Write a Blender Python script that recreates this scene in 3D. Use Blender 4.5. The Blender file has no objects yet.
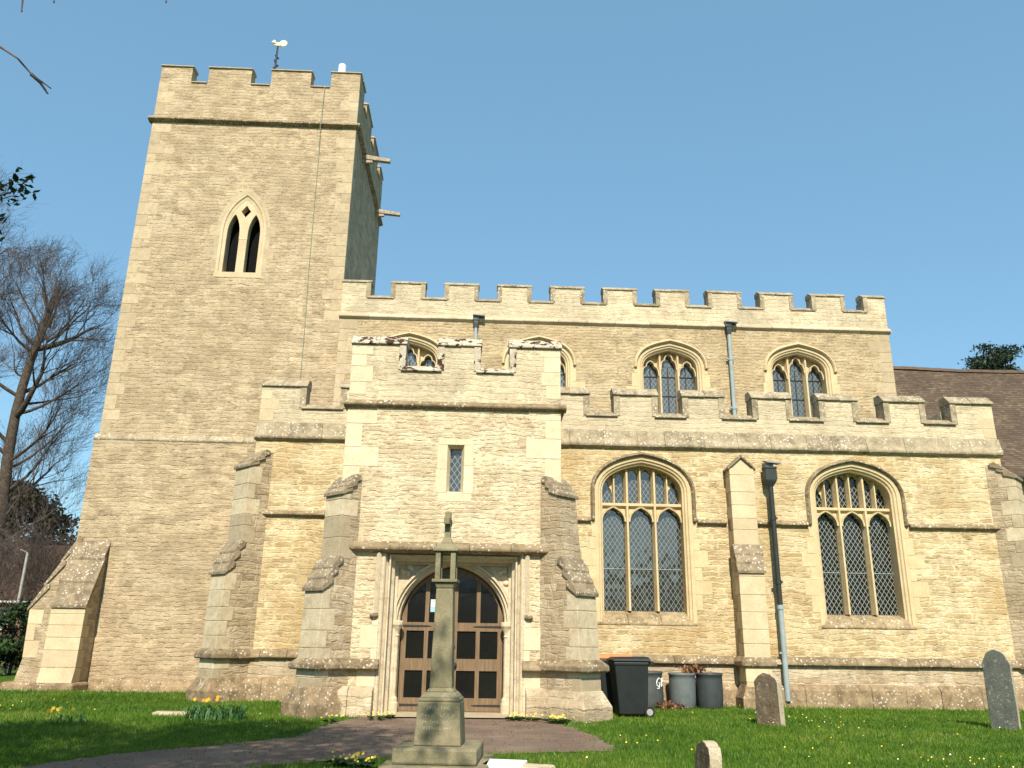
import bpy, bmesh, math, random
import numpy as np
from mathutils import Vector, Matrix
from mathutils.geometry import tessellate_polygon
random.seed(7); rng = np.random.default_rng(11)
R = math.radians
sc = bpy.context.scene
col = sc.collection

# ------------------------------------------------------------------ camera, world, sun, exposure
cam_d = bpy.data.cameras.new('camera'); cam = bpy.data.objects.new('camera', cam_d); col.objects.link(cam)
PITCH, ROLL, YAW = R(17.5), R(0.88), R(2.07)
_f = Vector((math.sin(YAW)*math.cos(PITCH), math.cos(YAW)*math.cos(PITCH), math.sin(PITCH)))
_r0 = Vector((math.cos(YAW), -math.sin(YAW), 0)); _u0 = _r0.cross(_f)
_r = _r0*math.cos(ROLL) + _u0*math.sin(ROLL); _u = -_r0*math.sin(ROLL) + _u0*math.cos(ROLL)
cam.matrix_world = Matrix(((_r.x, _u.x, -_f.x, 0), (_r.y, _u.y, -_f.y, 0), (_r.z, _u.z, -_f.z, 1.35), (0, 0, 0, 1)))
cam_d.sensor_width = 36; cam_d.lens = 815/1024*36; cam_d.clip_start = .05; cam_d.clip_end = 2000
sc.camera = cam
SUN_EL, SUN_AZ = R(41), R(-1.5)          # azimuth: from due south, positive = from the right (east)
w = bpy.data.worlds.new('World'); sc.world = w; w.use_nodes = True
nt = w.node_tree; bg = nt.nodes['Background']
sky = nt.nodes.new('ShaderNodeTexSky'); sky.sky_type = 'NISHITA'; sky.sun_disc = False
sky.sun_elevation = SUN_EL; sky.sun_rotation = math.pi + SUN_AZ*-1
sky.air_density = 1.0; sky.dust_density = .9; sky.ozone_density = .5
tint = nt.nodes.new('ShaderNodeMix'); tint.data_type = 'RGBA'; tint.blend_type = 'MULTIPLY'; tint.inputs[0].default_value = 1
tint.inputs[7].default_value = (.98, 1.18, 1.17, 1)          # the air of that day: a clear, slightly cyan blue
nt.links.new(sky.outputs[0], tint.inputs[6]); evn = nt.nodes.new('ShaderNodeMix'); evn.data_type = 'RGBA'; evn.inputs[0].default_value = .55; evn.inputs[7].default_value = (1.14, 2.40, 3.52, 1)   # flat blue mixed in to even out the sky gradient
nt.links.new(tint.outputs[2], evn.inputs[6]); nt.links.new(evn.outputs[2], bg.inputs[0]); bg.inputs[1].default_value = .12
sd = bpy.data.lights.new('sun', 'SUN'); sd.energy = 4.6; sd.angle = R(.5); sd.color = (1, .89, .73)
sun = bpy.data.objects.new('sun', sd); col.objects.link(sun)
_sdir = Vector((math.sin(SUN_AZ)*math.cos(SUN_EL), -math.cos(SUN_AZ)*math.cos(SUN_EL), math.sin(SUN_EL)))
sun.rotation_euler = _sdir.to_track_quat('Z', 'Y').to_euler()
sun.location = (0, -20, 30)
vs = sc.view_settings; vs.view_transform = 'Standard'; vs.look = 'None'; vs.gamma = 1; vs.use_curve_mapping = False
vs.exposure = 0.68

# ------------------------------------------------------------------ materials
class NT:
    def __init__(s, name):
        s.m = bpy.data.materials.new(name); s.m.use_nodes = True
        s.t = s.m.node_tree; s.b = s.t.nodes['Principled BSDF']
    def n(s, typ, **k):
        x = s.t.nodes.new(typ)
        for a, v in k.items():
            if a.startswith('i_'):
                key = a[2:]; key = int(key) if key.isdigit() else key.replace('_', ' ')
                if hasattr(v, 'is_linked') or isinstance(v, bpy.types.NodeSocket): s.t.links.new(v, x.inputs[key])
                else: x.inputs[key].default_value = v
            else: setattr(x, a, v)
        return x
    def l(s, a, b): s.t.links.new(a, b)
    def ramp(s, fac, stops):
        r = s.n('ShaderNodeValToRGB'); s.l(fac, r.inputs[0]); e = r.color_ramp.elements
        while len(e) < len(stops): e.new(.5)
        for q, (p, c) in zip(e, stops):
            q.position = p; q.color = (*c, 1) if len(c) == 3 else c
        return r.outputs[0]
    def mix(s, fac, a, b, mode='MIX'):
        x = s.n('ShaderNodeMix', data_type='RGBA', blend_type=mode)
        for sock, v in ((x.inputs[0], fac), (x.inputs[6], a), (x.inputs[7], b)):
            if isinstance(v, bpy.types.NodeSocket): s.l(v, sock)
            elif isinstance(v, tuple): sock.default_value = (*v, 1) if len(v) == 3 else v
            else: sock.default_value = v
        return x.outputs[2]
    def math(s, op, a, b=0.0, c=None):
        x = s.n('ShaderNodeMath', operation=op)
        for i, v in enumerate((a, b) if c is None else (a, b, c)):
            if isinstance(v, bpy.types.NodeSocket): s.l(v, x.inputs[i])
            else: x.inputs[i].default_value = v
        return x.outputs[0]
    def noise(s, vec, scale, detail=4, rough=.55):
        x = s.n('ShaderNodeTexNoise', i_Scale=scale, i_Detail=detail, i_Roughness=rough)
        if vec is not None: s.l(vec, x.inputs['Vector'])
        return x.outputs[0]
    def obj(s, scale=None):
        tc = s.n('ShaderNodeTexCoord').outputs['Object']
        if scale is None: return tc
        mp = s.n('ShaderNodeMapping', i_Scale=scale); s.l(tc, mp.inputs[0]); return mp.outputs[0]
    def bump(s, h, strength, dist, prev=None):
        x = s.n('ShaderNodeBump', i_Strength=strength, i_Distance=dist); s.l(h, x.inputs['Height'])
        if prev is not None: s.l(prev, x.inputs['Normal'])
        return x.outputs[0]
    def done(s, color=None, rough=.9, normal=None, spec=.2):
        if color is not None:
            if isinstance(color, tuple): s.b.inputs['Base Color'].default_value = (*color, 1)
            else: s.l(color, s.b.inputs['Base Color'])
        if isinstance(rough, (int, float)): s.b.inputs['Roughness'].default_value = rough
        else: s.l(rough, s.b.inputs['Roughness'])
        if normal is not None: s.l(normal, s.b.inputs['Normal'])
        s.b.inputs['Specular IOR Level'].default_value = spec
        return s.m

def rubble(name, cols, mortar, stains, sx=2.3, rows=8.0, stain_amt=.5, bump=1.0, lich=.0, contrast=.55, joints=.7, mort=.5, mw=.016):
    """coursed rubble limestone: long thin stones in wavering courses, flush lime mortar, dark joints where it has gone"""
    s = NT(name); o = s.obj()
    def warp(v, scale, amt):
        wob = s.n('ShaderNodeTexNoise', i_Scale=scale, i_Detail=2.0); s.l(o, wob.inputs['Vector'])
        c0 = s.n('ShaderNodeVectorMath', operation='SUBTRACT'); s.l(wob.outputs['Color'], c0.inputs[0]); c0.inputs[1].default_value = (.5, .5, .5)
        dv = s.n('ShaderNodeVectorMath', operation='SCALE'); s.l(c0.outputs[0], dv.inputs[0]); dv.inputs['Scale'].default_value = amt
        av = s.n('ShaderNodeVectorMath', operation='ADD'); s.l(v, av.inputs[0]); s.l(dv.outputs[0], av.inputs[1]); return av.outputs[0]
    v = warp(warp(warp(o, .8, .20), 2.6, .10), 9.0, .075)
    sp = s.n('ShaderNodeSeparateXYZ'); s.l(v, sp.inputs[0])
    zz = s.math('MULTIPLY', sp.outputs[2], rows)
    row = s.math('FLOOR', zz); fz = s.math('FRACT', zz)
    rowd = s.math('DIVIDE', s.math('MINIMUM', fz, s.math('SUBTRACT', 1.0, fz)), rows)
    cv = s.n('ShaderNodeCombineXYZ')
    s.l(s.math('ADD', s.math('MULTIPLY', sp.outputs[0], sx), s.math('MULTIPLY', row, 7.31)), cv.inputs[0])
    s.l(s.math('ADD', s.math('MULTIPLY', sp.outputs[1], sx), s.math('MULTIPLY', row, 3.77)), cv.inputs[1]); s.l(s.math('MULTIPLY', row, 5.13), cv.inputs[2])
    v1 = s.n('ShaderNodeTexVoronoi', feature='F1', i_Scale=1.0, i_Randomness=.9); s.l(cv.outputs[0], v1.inputs['Vector'])
    v2 = s.n('ShaderNodeTexVoronoi', feature='DISTANCE_TO_EDGE', i_Scale=1.0, i_Randomness=.9); s.l(cv.outputs[0], v2.inputs['Vector'])
    xd = s.math('DIVIDE', v2.outputs['Distance'], sx)
    bwc = s.n('ShaderNodeSeparateColor'); s.l(v1.outputs['Color'], bwc.inputs[0])
    avg = tuple(sum(c[i] for c in cols)/4*.5+cols[2][i]*.5 for i in range(3))
    stone = s.ramp(bwc.outputs[0], [(0, cols[0]), (.22, cols[1]), (.7, cols[2]), (1, cols[3])])
    stone = s.mix(1-contrast, stone, avg)
    fine = s.noise(o, 42, 5, .72); med = s.noise(s.obj((1, 1, 2.6)), 4.5, 5, .65); streak = s.noise(s.obj((1, 1, 4.5)), 5.0, 5, .7)
    c = s.mix(.5, stone, s.ramp(fine, [(.28, (.22, .22, .22)), (.72, (.8, .8, .8))]), 'OVERLAY')
    c = s.mix(.4, c, s.ramp(med, [(.3, (.3, .3, .3)), (.7, (.72, .72, .72))]), 'OVERLAY')
    edge = s.math('ADD', s.math('MINIMUM', rowd, xd), s.math('MULTIPLY', s.math('SUBTRACT', fine, .5), .014))
    mm = s.ramp(edge, [(mw*.35, (1, 1, 1)), (mw, (0, 0, 0))])
    c = s.mix(s.math('MULTIPLY', mm, mort), c, mortar)
    # joints raked out by weather: short dark dashes, mostly along the beds
    bed = s.math('ADD', rowd, s.math('MULTIPLY', s.math('SUBTRACT', fine, .5), .010))
    pit = s.math('MULTIPLY', s.ramp(bed, [(.004, (1, 1, 1)), (.011, (0, 0, 0))]), s.ramp(streak, [(.53, (0, 0, 0)), (.60, (1, 1, 1))]))
    pit2 = s.math('MULTIPLY', s.ramp(edge, [(.002, (1, 1, 1)), (.010, (0, 0, 0))]), s.ramp(med, [(.56, (0, 0, 0)), (.64, (1, 1, 1))]))
    pit = s.math('MAXIMUM', pit, s.math('MULTIPLY', pit2, .7))
    c = s.mix(s.math('MULTIPLY', pit, joints), c, tuple(x*.32 for x in avg))
    big = s.noise(s.obj((1, 1, .7)), .55, 6, .65)
    blot = s.noise(s.obj((1, 1, 1.5)), 1.9, 6, .7)
    c = s.mix(.7, c, s.ramp(blot, [(.32, (.27, .27, .27)), (.5, (.5, .5, .5)), (.68, (.68, .68, .68))]), 'OVERLAY')
    c = s.mix(s.math('MULTIPLY', s.ramp(big, [(.44, (0, 0, 0)), (.64, (1, 1, 1))]), stain_amt), c, stains, 'MIX')
    big2 = s.noise(s.obj((1.0, 1.0, 1.3)), 1.5, 5, .65)
    c = s.mix(s.math('MULTIPLY', s.ramp(big2, [(.5, (0, 0, 0)), (.72, (1, 1, 1))]), .4), c, mortar)
    # here and there a bigger stone, and long faint runs of damp down the face
    vb = s.n('ShaderNodeTexVoronoi', feature='F1', i_Scale=1.0); vbm = s.n('ShaderNodeMapping', i_Scale=(1.5, 1.5, 3.4)); s.l(v, vbm.inputs[0]); s.l(vbm.outputs[0], vb.inputs['Vector'])
    vbc = s.n('ShaderNodeSeparateColor'); s.l(vb.outputs['Color'], vbc.inputs[0])
    pale = tuple(min(.7, x*1.12+.02) for x in mortar)
    c = s.mix(s.math('MULTIPLY', s.math('GREATER_THAN', vbc.outputs[0], .80), .30), c, tuple(x*.80 for x in avg)); c = s.mix(s.math('MULTIPLY', s.math('LESS_THAN', vbc.outputs[1], .20), .35), c, pale)
    run = s.noise(s.obj((2.2, 2.2, .16)), 2.0, 5, .65)
    c = s.mix(s.math('MULTIPLY', s.ramp(run, [(.52, (0, 0, 0)), (.72, (1, 1, 1))]), .32), c, tuple(x*.62 for x in avg))
    if lich:
        ln = s.noise(o, 9, 7, .75); lb = s.noise(o, 1.1, 4, .6)
        c = s.mix(s.math('MULTIPLY', s.math('MULTIPLY', s.ramp(ln, [(.50, (0, 0, 0)), (.64, (1, 1, 1))]), s.ramp(lb, [(.42, (0, 0, 0)), (.62, (1, 1, 1))])), lich), c, (.17, .15, .12))
    h = s.math('ADD', s.math('MULTIPLY', s.ramp(edge, [(0, (0, 0, 0)), (.024, (1, 1, 1))]), s.ramp(streak, [(.35, (.15, .15, .15)), (.62, (.8, .8, .8))])), s.math('MULTIPLY', s.math('ADD', s.math('MULTIPLY', fine, .5), s.math('ADD', med, s.math('MULTIPLY', bwc.outputs[1], .5))), .8))
    h = s.math('SUBTRACT', h, s.math('MULTIPLY', pit, 1.0))
    return s.done(c, .93, s.bump(h, .8*bump, .022), .1)

def ashlar(name, base, dark, island=.35, lich=0.0, lichc=(.55, .53, .47), bands=True):
    """dressed freestone; every block (mesh island) its own tone"""
    s = NT(name); o = s.obj()
    geo = s.n('ShaderNodeNewGeometry').outputs['Random Per Island']
    n1 = s.noise(o, 3.2, 5, .6); n2 = s.noise(o, 30, 4, .7)
    c = s.mix(s.ramp(n1, [(.35, (0, 0, 0)), (.7, (1, 1, 1))]), base, dark)
    c = s.mix(s.math('MULTIPLY', geo, island), c, tuple(x*.62 for x in dark))
    c = s.mix(.3, c, s.ramp(n2, [(.3, (.3, .3, .3)), (.7, (.75, .75, .75))]), 'OVERLAY')
    if lich:
        l1 = s.noise(o, 7, 7, .72)
        c = s.mix(s.math('MULTIPLY', s.ramp(l1, [(.50, (0, 0, 0)), (.62, (1, 1, 1))]), lich), c, (.13, .105, .075))
        l2 = s.noise(s.obj((1, 1, 1.4)), 13, 5, .65)
        c = s.mix(s.math('MULTIPLY', s.ramp(l2, [(.60, (0, 0, 0)), (.66, (1, 1, 1))]), lich), c, lichc)
    h = s.math('ADD', s.math('MULTIPLY', n2, .5), n1)
    return s.done(c, .9, s.bump(h, .55, .02), .15)

def lichen_stone(name, base, dark, white=.9, moss=None):
    """weathered coping / string: grey-brown with pale lichen rosettes and dark patches"""
    s = NT(name); o = s.obj()
    geo = s.n('ShaderNodeNewGeometry').outputs['Random Per Island']
    n1 = s.noise(o, 4.0, 6, .7)
    c = s.mix(s.ramp(n1, [(.38, (0, 0, 0)), (.62, (1, 1, 1))]), base, dark)
    c = s.mix(s.math('MULTIPLY', geo, .35), c, tuple(x*1.25 for x in base))
    v = s.n('ShaderNodeTexVoronoi', feature='F1', i_Scale=13.0); s.l(o, v.inputs['Vector'])
    n2 = s.noise(o, 19, 5, .75)
    vm = s.math('ADD', v.outputs['Distance'], s.math('MULTIPLY', s.math('SUBTRACT', n2, .5), .95))
    n3 = s.noise(o, 2.2, 4, .6)
    m = s.math('MULTIPLY', s.ramp(vm, [(.20, (1, 1, 1)), (.30, (0, 0, 0))]), s.ramp(n3, [(.42, (0, 0, 0)), (.55, (1, 1, 1))]))
    c = s.mix(s.math('MULTIPLY', m, white), c, (.62, .59, .52))
    c = s.mix(.4, c, s.ramp(n2, [(.3, (.25, .25, .25)), (.7, (.8, .8, .8))]), 'OVERLAY')
    if moss:
        n4 = s.noise(s.obj((1, 1.0, 1.2)), 5.5, 4, .6)
        c = s.mix(s.ramp(n4, [(.53, (0, 0, 0)), (.57, (1, 1, 1))]), c, moss)
    h = s.math('ADD', n1, s.math('MULTIPLY', n2, .6))
    return s.done(c, .95, s.bump(h, .8, .025), .1)

def plain(name, c, rough=.6, spec=.4, var=.15, scale=8.0, metallic=0.0, bump=.15):
    s = NT(name); o = s.obj(); n1 = s.noise(o, scale, 5, .6)
    cc = s.mix(s.ramp(n1, [(.35, (0, 0, 0)), (.68, (1, 1, 1))]), tuple(x*(1+var) for x in c), tuple(x*(1-var) for x in c))
    s.b.inputs['Metallic'].default_value = metallic
    return s.done(cc, rough, s.bump(n1, bump, .01), spec)

def leafmat(name, a, b, c, trans=.25):
    s = NT(name); geo = s.n('ShaderNodeNewGeometry').outputs['Random Per Island']
    o = s.obj(); n1 = s.noise(o, .9, 3, .6)
    k = s.math('ADD', s.math('MULTIPLY', geo, .6), s.math('MULTIPLY', n1, .45))
    cc = s.ramp(k, [(.15, a), (.5, b), (.9, c)])
    m = s.done(cc, .55, None, .25)
    tr = s.n('ShaderNodeBsdfTranslucent'); s.l(cc, tr.inputs[0])
    mx = s.n('ShaderNodeMixShader', i_0=trans); s.l(s.b.outputs[0], mx.inputs[1]); s.l(tr.outputs[0], mx.inputs[2])
    s.l(mx.outputs[0], s.t.nodes['Material Output'].inputs['Surface'])
    return m

def glassmat(name, base, lead, du=.115, dv=.17, lw=.055, bars=None, leadamt=1.0, ior=2.0, wav=.12):
    """diamond quarries: lead lattice, each quarry tilted a little"""
    s = NT(name); o = s.obj()
    sp = s.n('ShaderNodeSeparateXYZ'); s.l(o, sp.inputs[0])
    a = s.math('MULTIPLY', sp.outputs[0], 1/du); b = s.math('MULTIPLY', sp.outputs[2], 1/dv)
    p, q = s.math('ADD', a, b), s.math('SUBTRACT', a, b)
    fp = s.math('ABSOLUTE', s.math('SUBTRACT', s.math('FRACT', p), .5)); fq = s.math('ABSOLUTE', s.math('SUBTRACT', s.math('FRACT', q), .5))
    ln = s.math('MAXIMUM', s.math('LESS_THAN', fp, lw), s.math('LESS_THAN', fq, lw))
    cell = s.n('ShaderNodeCombineXYZ'); s.l(s.math('FLOOR', s.math('ADD', p, .5)), cell.inputs[0]); s.l(s.math('FLOOR', s.math('ADD', q, .5)), cell.inputs[1])
    wn = s.n('ShaderNodeTexWhiteNoise', noise_dimensions='3D'); s.l(cell.outputs[0], wn.inputs[0])
    sc_ = s.n('ShaderNodeVectorMath', operation='SUBTRACT'); s.l(wn.outputs['Color'], sc_.inputs[0]); sc_.inputs[1].default_value = (.5, .5, .5)
    sc2 = s.n('ShaderNodeVectorMath', operation='SCALE'); s.l(sc_.outputs[0], sc2.inputs[0]); sc2.inputs['Scale'].default_value = wav
    geo = s.n('ShaderNodeNewGeometry')
    ad = s.n('ShaderNodeVectorMath', operation='ADD'); s.l(geo.outputs['Normal'], ad.inputs[0]); s.l(sc2.outputs[0], ad.inputs[1])
    nm = s.n('ShaderNodeVectorMath', operation='NORMALIZE'); s.l(ad.outputs[0], nm.inputs[0])
    lnm = s.math('MULTIPLY', ln, leadamt)
    c = s.mix(s.math('MULTIPLY', wn.outputs['Value'], .5), base, tuple(x*.6 for x in base))
    c = s.mix(lnm, c, lead)
    s.b.inputs['IOR'].default_value = ior
    return s.done(c, s.math('ADD', s.math('MULTIPLY', ln, .5), .06), nm.outputs[0], .5)

M = {}
M['tower'] = rubble('tower_rubble', [(.25, .185, .115), (.38, .295, .185), (.45, .355, .23), (.53, .43, .29)], (.48, .395, .265), (.33, .25, .155), 2.6, 8.5, .55, 1.0, .35, .5, .75, .45)
M['aisle'] = rubble('aisle_rubble', [(.33, .23, .11), (.46, .35, .185), (.53, .42, .235), (.58, .48, .30)], (.62, .53, .35), (.43, .305, .145), 2.7, 8.0, .8, 1.0, .4, .75, .6, .75, .030)
M['porch'] = rubble('porch_rubble', [(.40, .30, .175), (.52, .42, .27), (.58, .49, .325), (.64, .55, .39)], (.66, .57, .40), (.49, .39, .245), 3.8, 11.0, .4, 1.0, .25, .65, .6, .65, .020)
M['nave'] = rubble('nave_rubble', [(.29, .21, .115), (.40, .31, .18), (.46, .37, .225), (.53, .43, .285)], (.48, .40, .265), (.37, .275, .155), 3.4, 10.5, .5, 1.0, .25, .6, .65, .45)
M['parapet'] = rubble('parapet_rubble', [(.40, .33, .21), (.52, .44, .29), (.57, .49, .335), (.62, .54, .39)], (.52, .44, .30), (.40, .345, .25), 2.0, 8.0, .6, .8, .55, .5, .5, .5)
M['plinthwall'] = rubble('plinth_rubble', [(.30, .22, .135), (.42, .33, .21), (.50, .41, .28), (.58, .50, .38)], (.52, .44, .32), (.34, .265, .17), 1.7, 5.5, .65, .9, .6, .6, .6, .5)
M['buttrubble'] = rubble('buttress_rubble', [(.27, .20, .12), (.38, .295, .185), (.46, .37, .245), (.55, .47, .34)], (.49, .41, .295), (.34, .265, .17), 2.3, 7.0, .65, 1.0, .6, .6, .7, .5)
M['ashlar'] = ashlar('dressed_stone', (.58, .49, .33), (.50, .40, .25), .30)
M['ashlar_pale'] = ashlar('pale_dressed_stone', (.66, .57, .40), (.58, .48, .32), .2, .12)
M['ashlar_grey'] = ashlar('grey_dressed_stone', (.62, .545, .39), (.47, .38, .25), .7, .25)
M['ashlar_tower'] = ashlar('tower_dressed_stone', (.50, .41, .275), (.42, .335, .215), .45, .25)
M['frame'] = ashlar('window_stone', (.60, .49, .30), (.52, .40, .23), .2)
M['frame_door'] = ashlar('doorway_stone', (.60, .52, .38), (.50, .42, .29), .2, .3)
M['coping'] = lichen_stone('lichened_coping', (.36, .305, .21), (.16, .13, .085), .9)
M['coping_moss'] = lichen_stone('mossy_coping', (.46, .42, .335), (.33, .28, .20), .8, (.06, .03, .022))
M['string'] = lichen_stone('lichened_string', (.27, .215, .135), (.115, .085, .05), .85)
M['plinth'] = lichen_stone('lichened_plinth', (.31, .235, .145), (.145, .105, .06), .75)
M['cap'] = lichen_stone('lichened_weathering', (.28, .225, .15), (.11, .085, .058), .9)
M['sill'] = lichen_stone('lichened_sill', (.34, .27, .165), (.17, .125, .07), .85)
M['glass_a'] = glassmat('leaded_glass', (.026, .031, .029), (.165, .175, .16), .115, .17, .045, ior=2.05, wav=.045)
M['glass_dark_refl'] = glassmat('dark_reflection_glass', (.010, .014, .013), (.27, .28, .25), .115, .17, .055, ior=1.5, wav=.05)  # darker base colour paints in the dark trees this window reflects
M['glass_n'] = glassmat('clerestory_glass', (.055, .065, .062), (.13, .145, .135), .125, .18, .045, leadamt=.6, ior=2.05, wav=.03)
M['pane'] = plain('dark_pane', (.008, .008, .008), .12, .5, .1)
M['black'] = plain('painted_interior_dark', (.006, .006, .006), .9, .1)  # near-black colour stands in for unlit insides
M['iron'] = plain('black_iron', (.018, .018, .02), .55, .4)
M['pipe_black'] = plain('black_pipe_paint', (.022, .027, .027), .5, .4)
M['pipe_grey'] = plain('grey_blue_pipe_paint', (.27, .33, .345), .6, .3, .12, 5)
M['white'] = plain('white_paint', (.78, .78, .76), .5, .4, .05)
M['gold'] = plain('gilded_metal', (.9, .78, .45), .35, .5, .1, 8, .35)
M['copper'] = plain('green_copper', (.21, .26, .18), .7, .3)
M['oak'] = plain('grey_oak', (.33, .28, .21), .85, .2, .4, 14, 0, .5)
M['lead'] = plain('roof_lead', (.22, .23, .24), .6, .3)
M['red'] = plain('red_board', (.30, .05, .035), .8, .2)
def wood():
    s = NT('door_oak'); o = s.obj((14, 14, 1.1)); n1 = s.noise(o, 2.0, 6, .65); n2 = s.noise(s.obj(), 2.5, 3, .5)
    c = s.ramp(n1, [(.3, (.08, .051, .026)), (.5, (.148, .097, .052)), (.72, (.235, .163, .095))])
    c = s.mix(s.math('MULTIPLY', n2, .5), c, (.21, .15, .09))
    return s.done(c, .65, s.bump(n1, .3, .006), .3)
M['wood'] = wood()
def tile_roof():
    s = NT('clay_roof_tiles'); tc = s.n('ShaderNodeTexCoord').outputs['UV']
    br = s.n('ShaderNodeTexBrick', offset=.5, i_Scale=1.0, i_Mortar_Size=.012, i_Brick_Width=.17, i_Row_Height=.11, i_Bias=.0)
    s.l(tc, br.inputs['Vector']); br.inputs['Color1'].default_value = (.0, .0, .0, 1); br.inputs['Color2'].default_value = (1, 1, 1, 1); br.inputs['Mortar'].default_value = (.5, .5, .5, 1)
    c = s.ramp(br.outputs['Color'], [(0, (.072, .052, .036)), (.5, (.11, .079, .053)), (1, (.165, .122, .08))])
    o = s.obj(); n1 = s.noise(o, .9, 5, .65)
    c = s.mix(s.math('MULTIPLY', s.ramp(n1, [(.4, (0, 0, 0)), (.62, (1, 1, 1))]), .65), c, (.07, .048, .035))
    n2 = s.noise(o, 14, 4, .7)
    c = s.mix(s.math('MULTIPLY', s.ramp(n2, [(.58, (0, 0, 0)), (.7, (1, 1, 1))]), .5), c, (.26, .20, .12))
    sp = s.n('ShaderNodeSeparateXYZ'); s.l(tc, sp.inputs[0])
    saw = s.math('FRACT', s.math('MULTIPLY', sp.outputs[1], 1/.11))
    h = s.math('ADD', s.math('SUBTRACT', 1.0, saw), s.math('MULTIPLY', s.math('SUBTRACT', 1.0, br.outputs['Fac']), .5))
    c = s.mix(s.math('MULTIPLY', s.math('GREATER_THAN', saw, .86), .6), c, (.03, .02, .015))
    return s.done(c, .85, s.bump(h, .9, .03), .2)
M['tiles'] = tile_roof()
def brickmat():
    s = NT('red_brick'); o = s.obj()
    mp = s.n('ShaderNodeMapping', i_Rotation=(R(90), 0, 0)); s.l(o, mp.inputs[0])
    br = s.n('ShaderNodeTexBrick', i_Scale=1.0, i_Mortar_Size=.01, i_Brick_Width=.225, i_Row_Height=.075); s.l(mp.outputs[0], br.inputs['Vector'])
    br.inputs['Color1'].default_value = (.23, .07, .04, 1); br.inputs['Color2'].default_value = (.33, .12, .07, 1); br.inputs['Mortar'].default_value = (.35, .3, .25, 1)
    return s.done(br.outputs['Color'], .9, None, .1)
M['brick'] = brickmat()
def groundmat():
    s = NT('turf_soil'); o = s.obj(); n1 = s.noise(o, .5, 5, .6); n2 = s.noise(o, 14, 5, .7)
    c = s.ramp(n1, [(.3, (.05, .11, .014)), (.55, (.07, .14, .018)), (.75, (.10, .16, .025))])
    c = s.mix(s.ramp(n2, [(.35, (0, 0, 0)), (.7, (1, 1, 1))]), c, (.05, .075, .016))
    return s.done(c, .95, s.bump(n2, .8, .05), .1)
M['ground'] = groundmat()
def pathmat():
    s = NT('path_tarmac'); o = s.obj(); n1 = s.noise(o, 1.2, 5, .6); n2 = s.noise(o, 60, 3, .7); n3 = s.noise(o, 5, 5, .6)
    c = s.ramp(n1, [(.3, (.125, .088, .068)), (.55, (.175, .125, .094)), (.75, (.235, .178, .132))])
    c = s.mix(s.math('MULTIPLY', s.ramp(n3, [(.6, (0, 0, 0)), (.75, (1, 1, 1))]), .6), c, (.10, .09, .05))
    c = s.mix(.5, c, s.ramp(n2, [(.3, (.2, .2, .2)), (.7, (.85, .85, .85))]), 'OVERLAY')
    return s.done(c, .9, s.bump(n2, .6, .012), .2)
M['path'] = pathmat()
M['gravel'] = plain('pale_gravel', (.36, .30, .21), .95, .1, .4, 45, 0, .9)
def memstone():
    s = NT('memorial_stone'); o = s.obj(); n1 = s.noise(s.obj((1, 1, .5)), 3.0, 6, .65); n2 = s.noise(o, 40, 4, .7); n3 = s.noise(o, 9, 5, .7)
    c = s.ramp(n1, [(.3, (.14, .13, .075)), (.5, (.205, .185, .115)), (.72, (.29, .25, .165))])
    c = s.mix(s.math('MULTIPLY', s.ramp(n3, [(.58, (0, 0, 0)), (.66, (1, 1, 1))]), .5), c, (.25, .235, .18))
    c = s.mix(.35, c, s.ramp(n2, [(.3, (.3, .3, .3)), (.7, (.75, .75, .75))]), 'OVERLAY')
    return s.done(c, .9, s.bump(s.math('ADD', n2, n3), .5, .012), .15)
M['memorial'] = memstone()
M['letters'] = plain('worn_white_lettering', (.36, .35, .26), .9, .1, .3, 25)
def gravestone(name, a, b, wh):
    s = NT(name); o = s.obj(); n1 = s.noise(o, 4, 7, .72); n2 = s.noise(o, 35, 4, .7); n3 = s.noise(o, 14, 5, .7)
    c = s.ramp(n1, [(.32, a), (.68, b)])
    c = s.mix(s.math('MULTIPLY', s.ramp(n3, [(.57, (0, 0, 0)), (.64, (1, 1, 1))]), .7), c, wh)
    c = s.mix(.4, c, s.ramp(n2, [(.3, (.25, .25, .25)), (.7, (.8, .8, .8))]), 'OVERLAY')
    return s.done(c, .93, s.bump(s.math('ADD', n1, n2), .8, .02), .1)
M['grave_brown'] = gravestone('brown_gravestone', (.10, .075, .05), (.19, .15, .105), (.33, .29, .22))
M['grave_grey'] = gravestone('grey_gravestone', (.075, .085, .075), (.125, .135, .115), (.26, .26, .22))
M['grave_edge'] = gravestone('gravestone_edge', (.38, .32, .22), (.5, .43, .32), (.26, .22, .15))
M['slab'] = plain('white_marble', (.74, .74, .72), .6, .3, .06)
M['bin'] = plain('dark_bin_plastic', (.011, .015, .016), .5, .4, .2, 5, 0, .05)
M['bin_orange'] = plain('orange_bin_plastic', (.62, .20, .07), .55, .4, .12)
M['barrel_grey'] = plain('grey_barrel_plastic', (.105, .125, .128), .5, .4, .15, 6)
M['barrel_dark'] = plain('dark_barrel_plastic', (.038, .047, .051), .5, .4, .15, 6)
M['barrel_mid'] = plain('charcoal_barrel_plastic', (.055, .062, .062), .55, .4, .15, 6)
M['paint'] = plain('white_brush_paint', (.72, .75, .72), .6, .3, .05)
M['rubber'] = plain('wheel_rubber', (.02, .02, .02), .8, .2)
M['hub'] = plain('grey_hub', (.30, .30, .29), .5, .4)
M['paper'] = plain('white_paper', (.78, .78, .80), .7, .2, .02)
M['paper_b'] = plain('blue_print', (.25, .52, .66), .7, .2, .05)
M['paper_g'] = plain('green_print', (.42, .60, .48), .7, .2, .05)
M['bark'] = plain('bark', (.07, .056, .044), .95, .1, .45, 9, 0, .9)
M['twig'] = plain('twig_bark', (.125, .098, .088), .9, .1, .3, 3)
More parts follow.
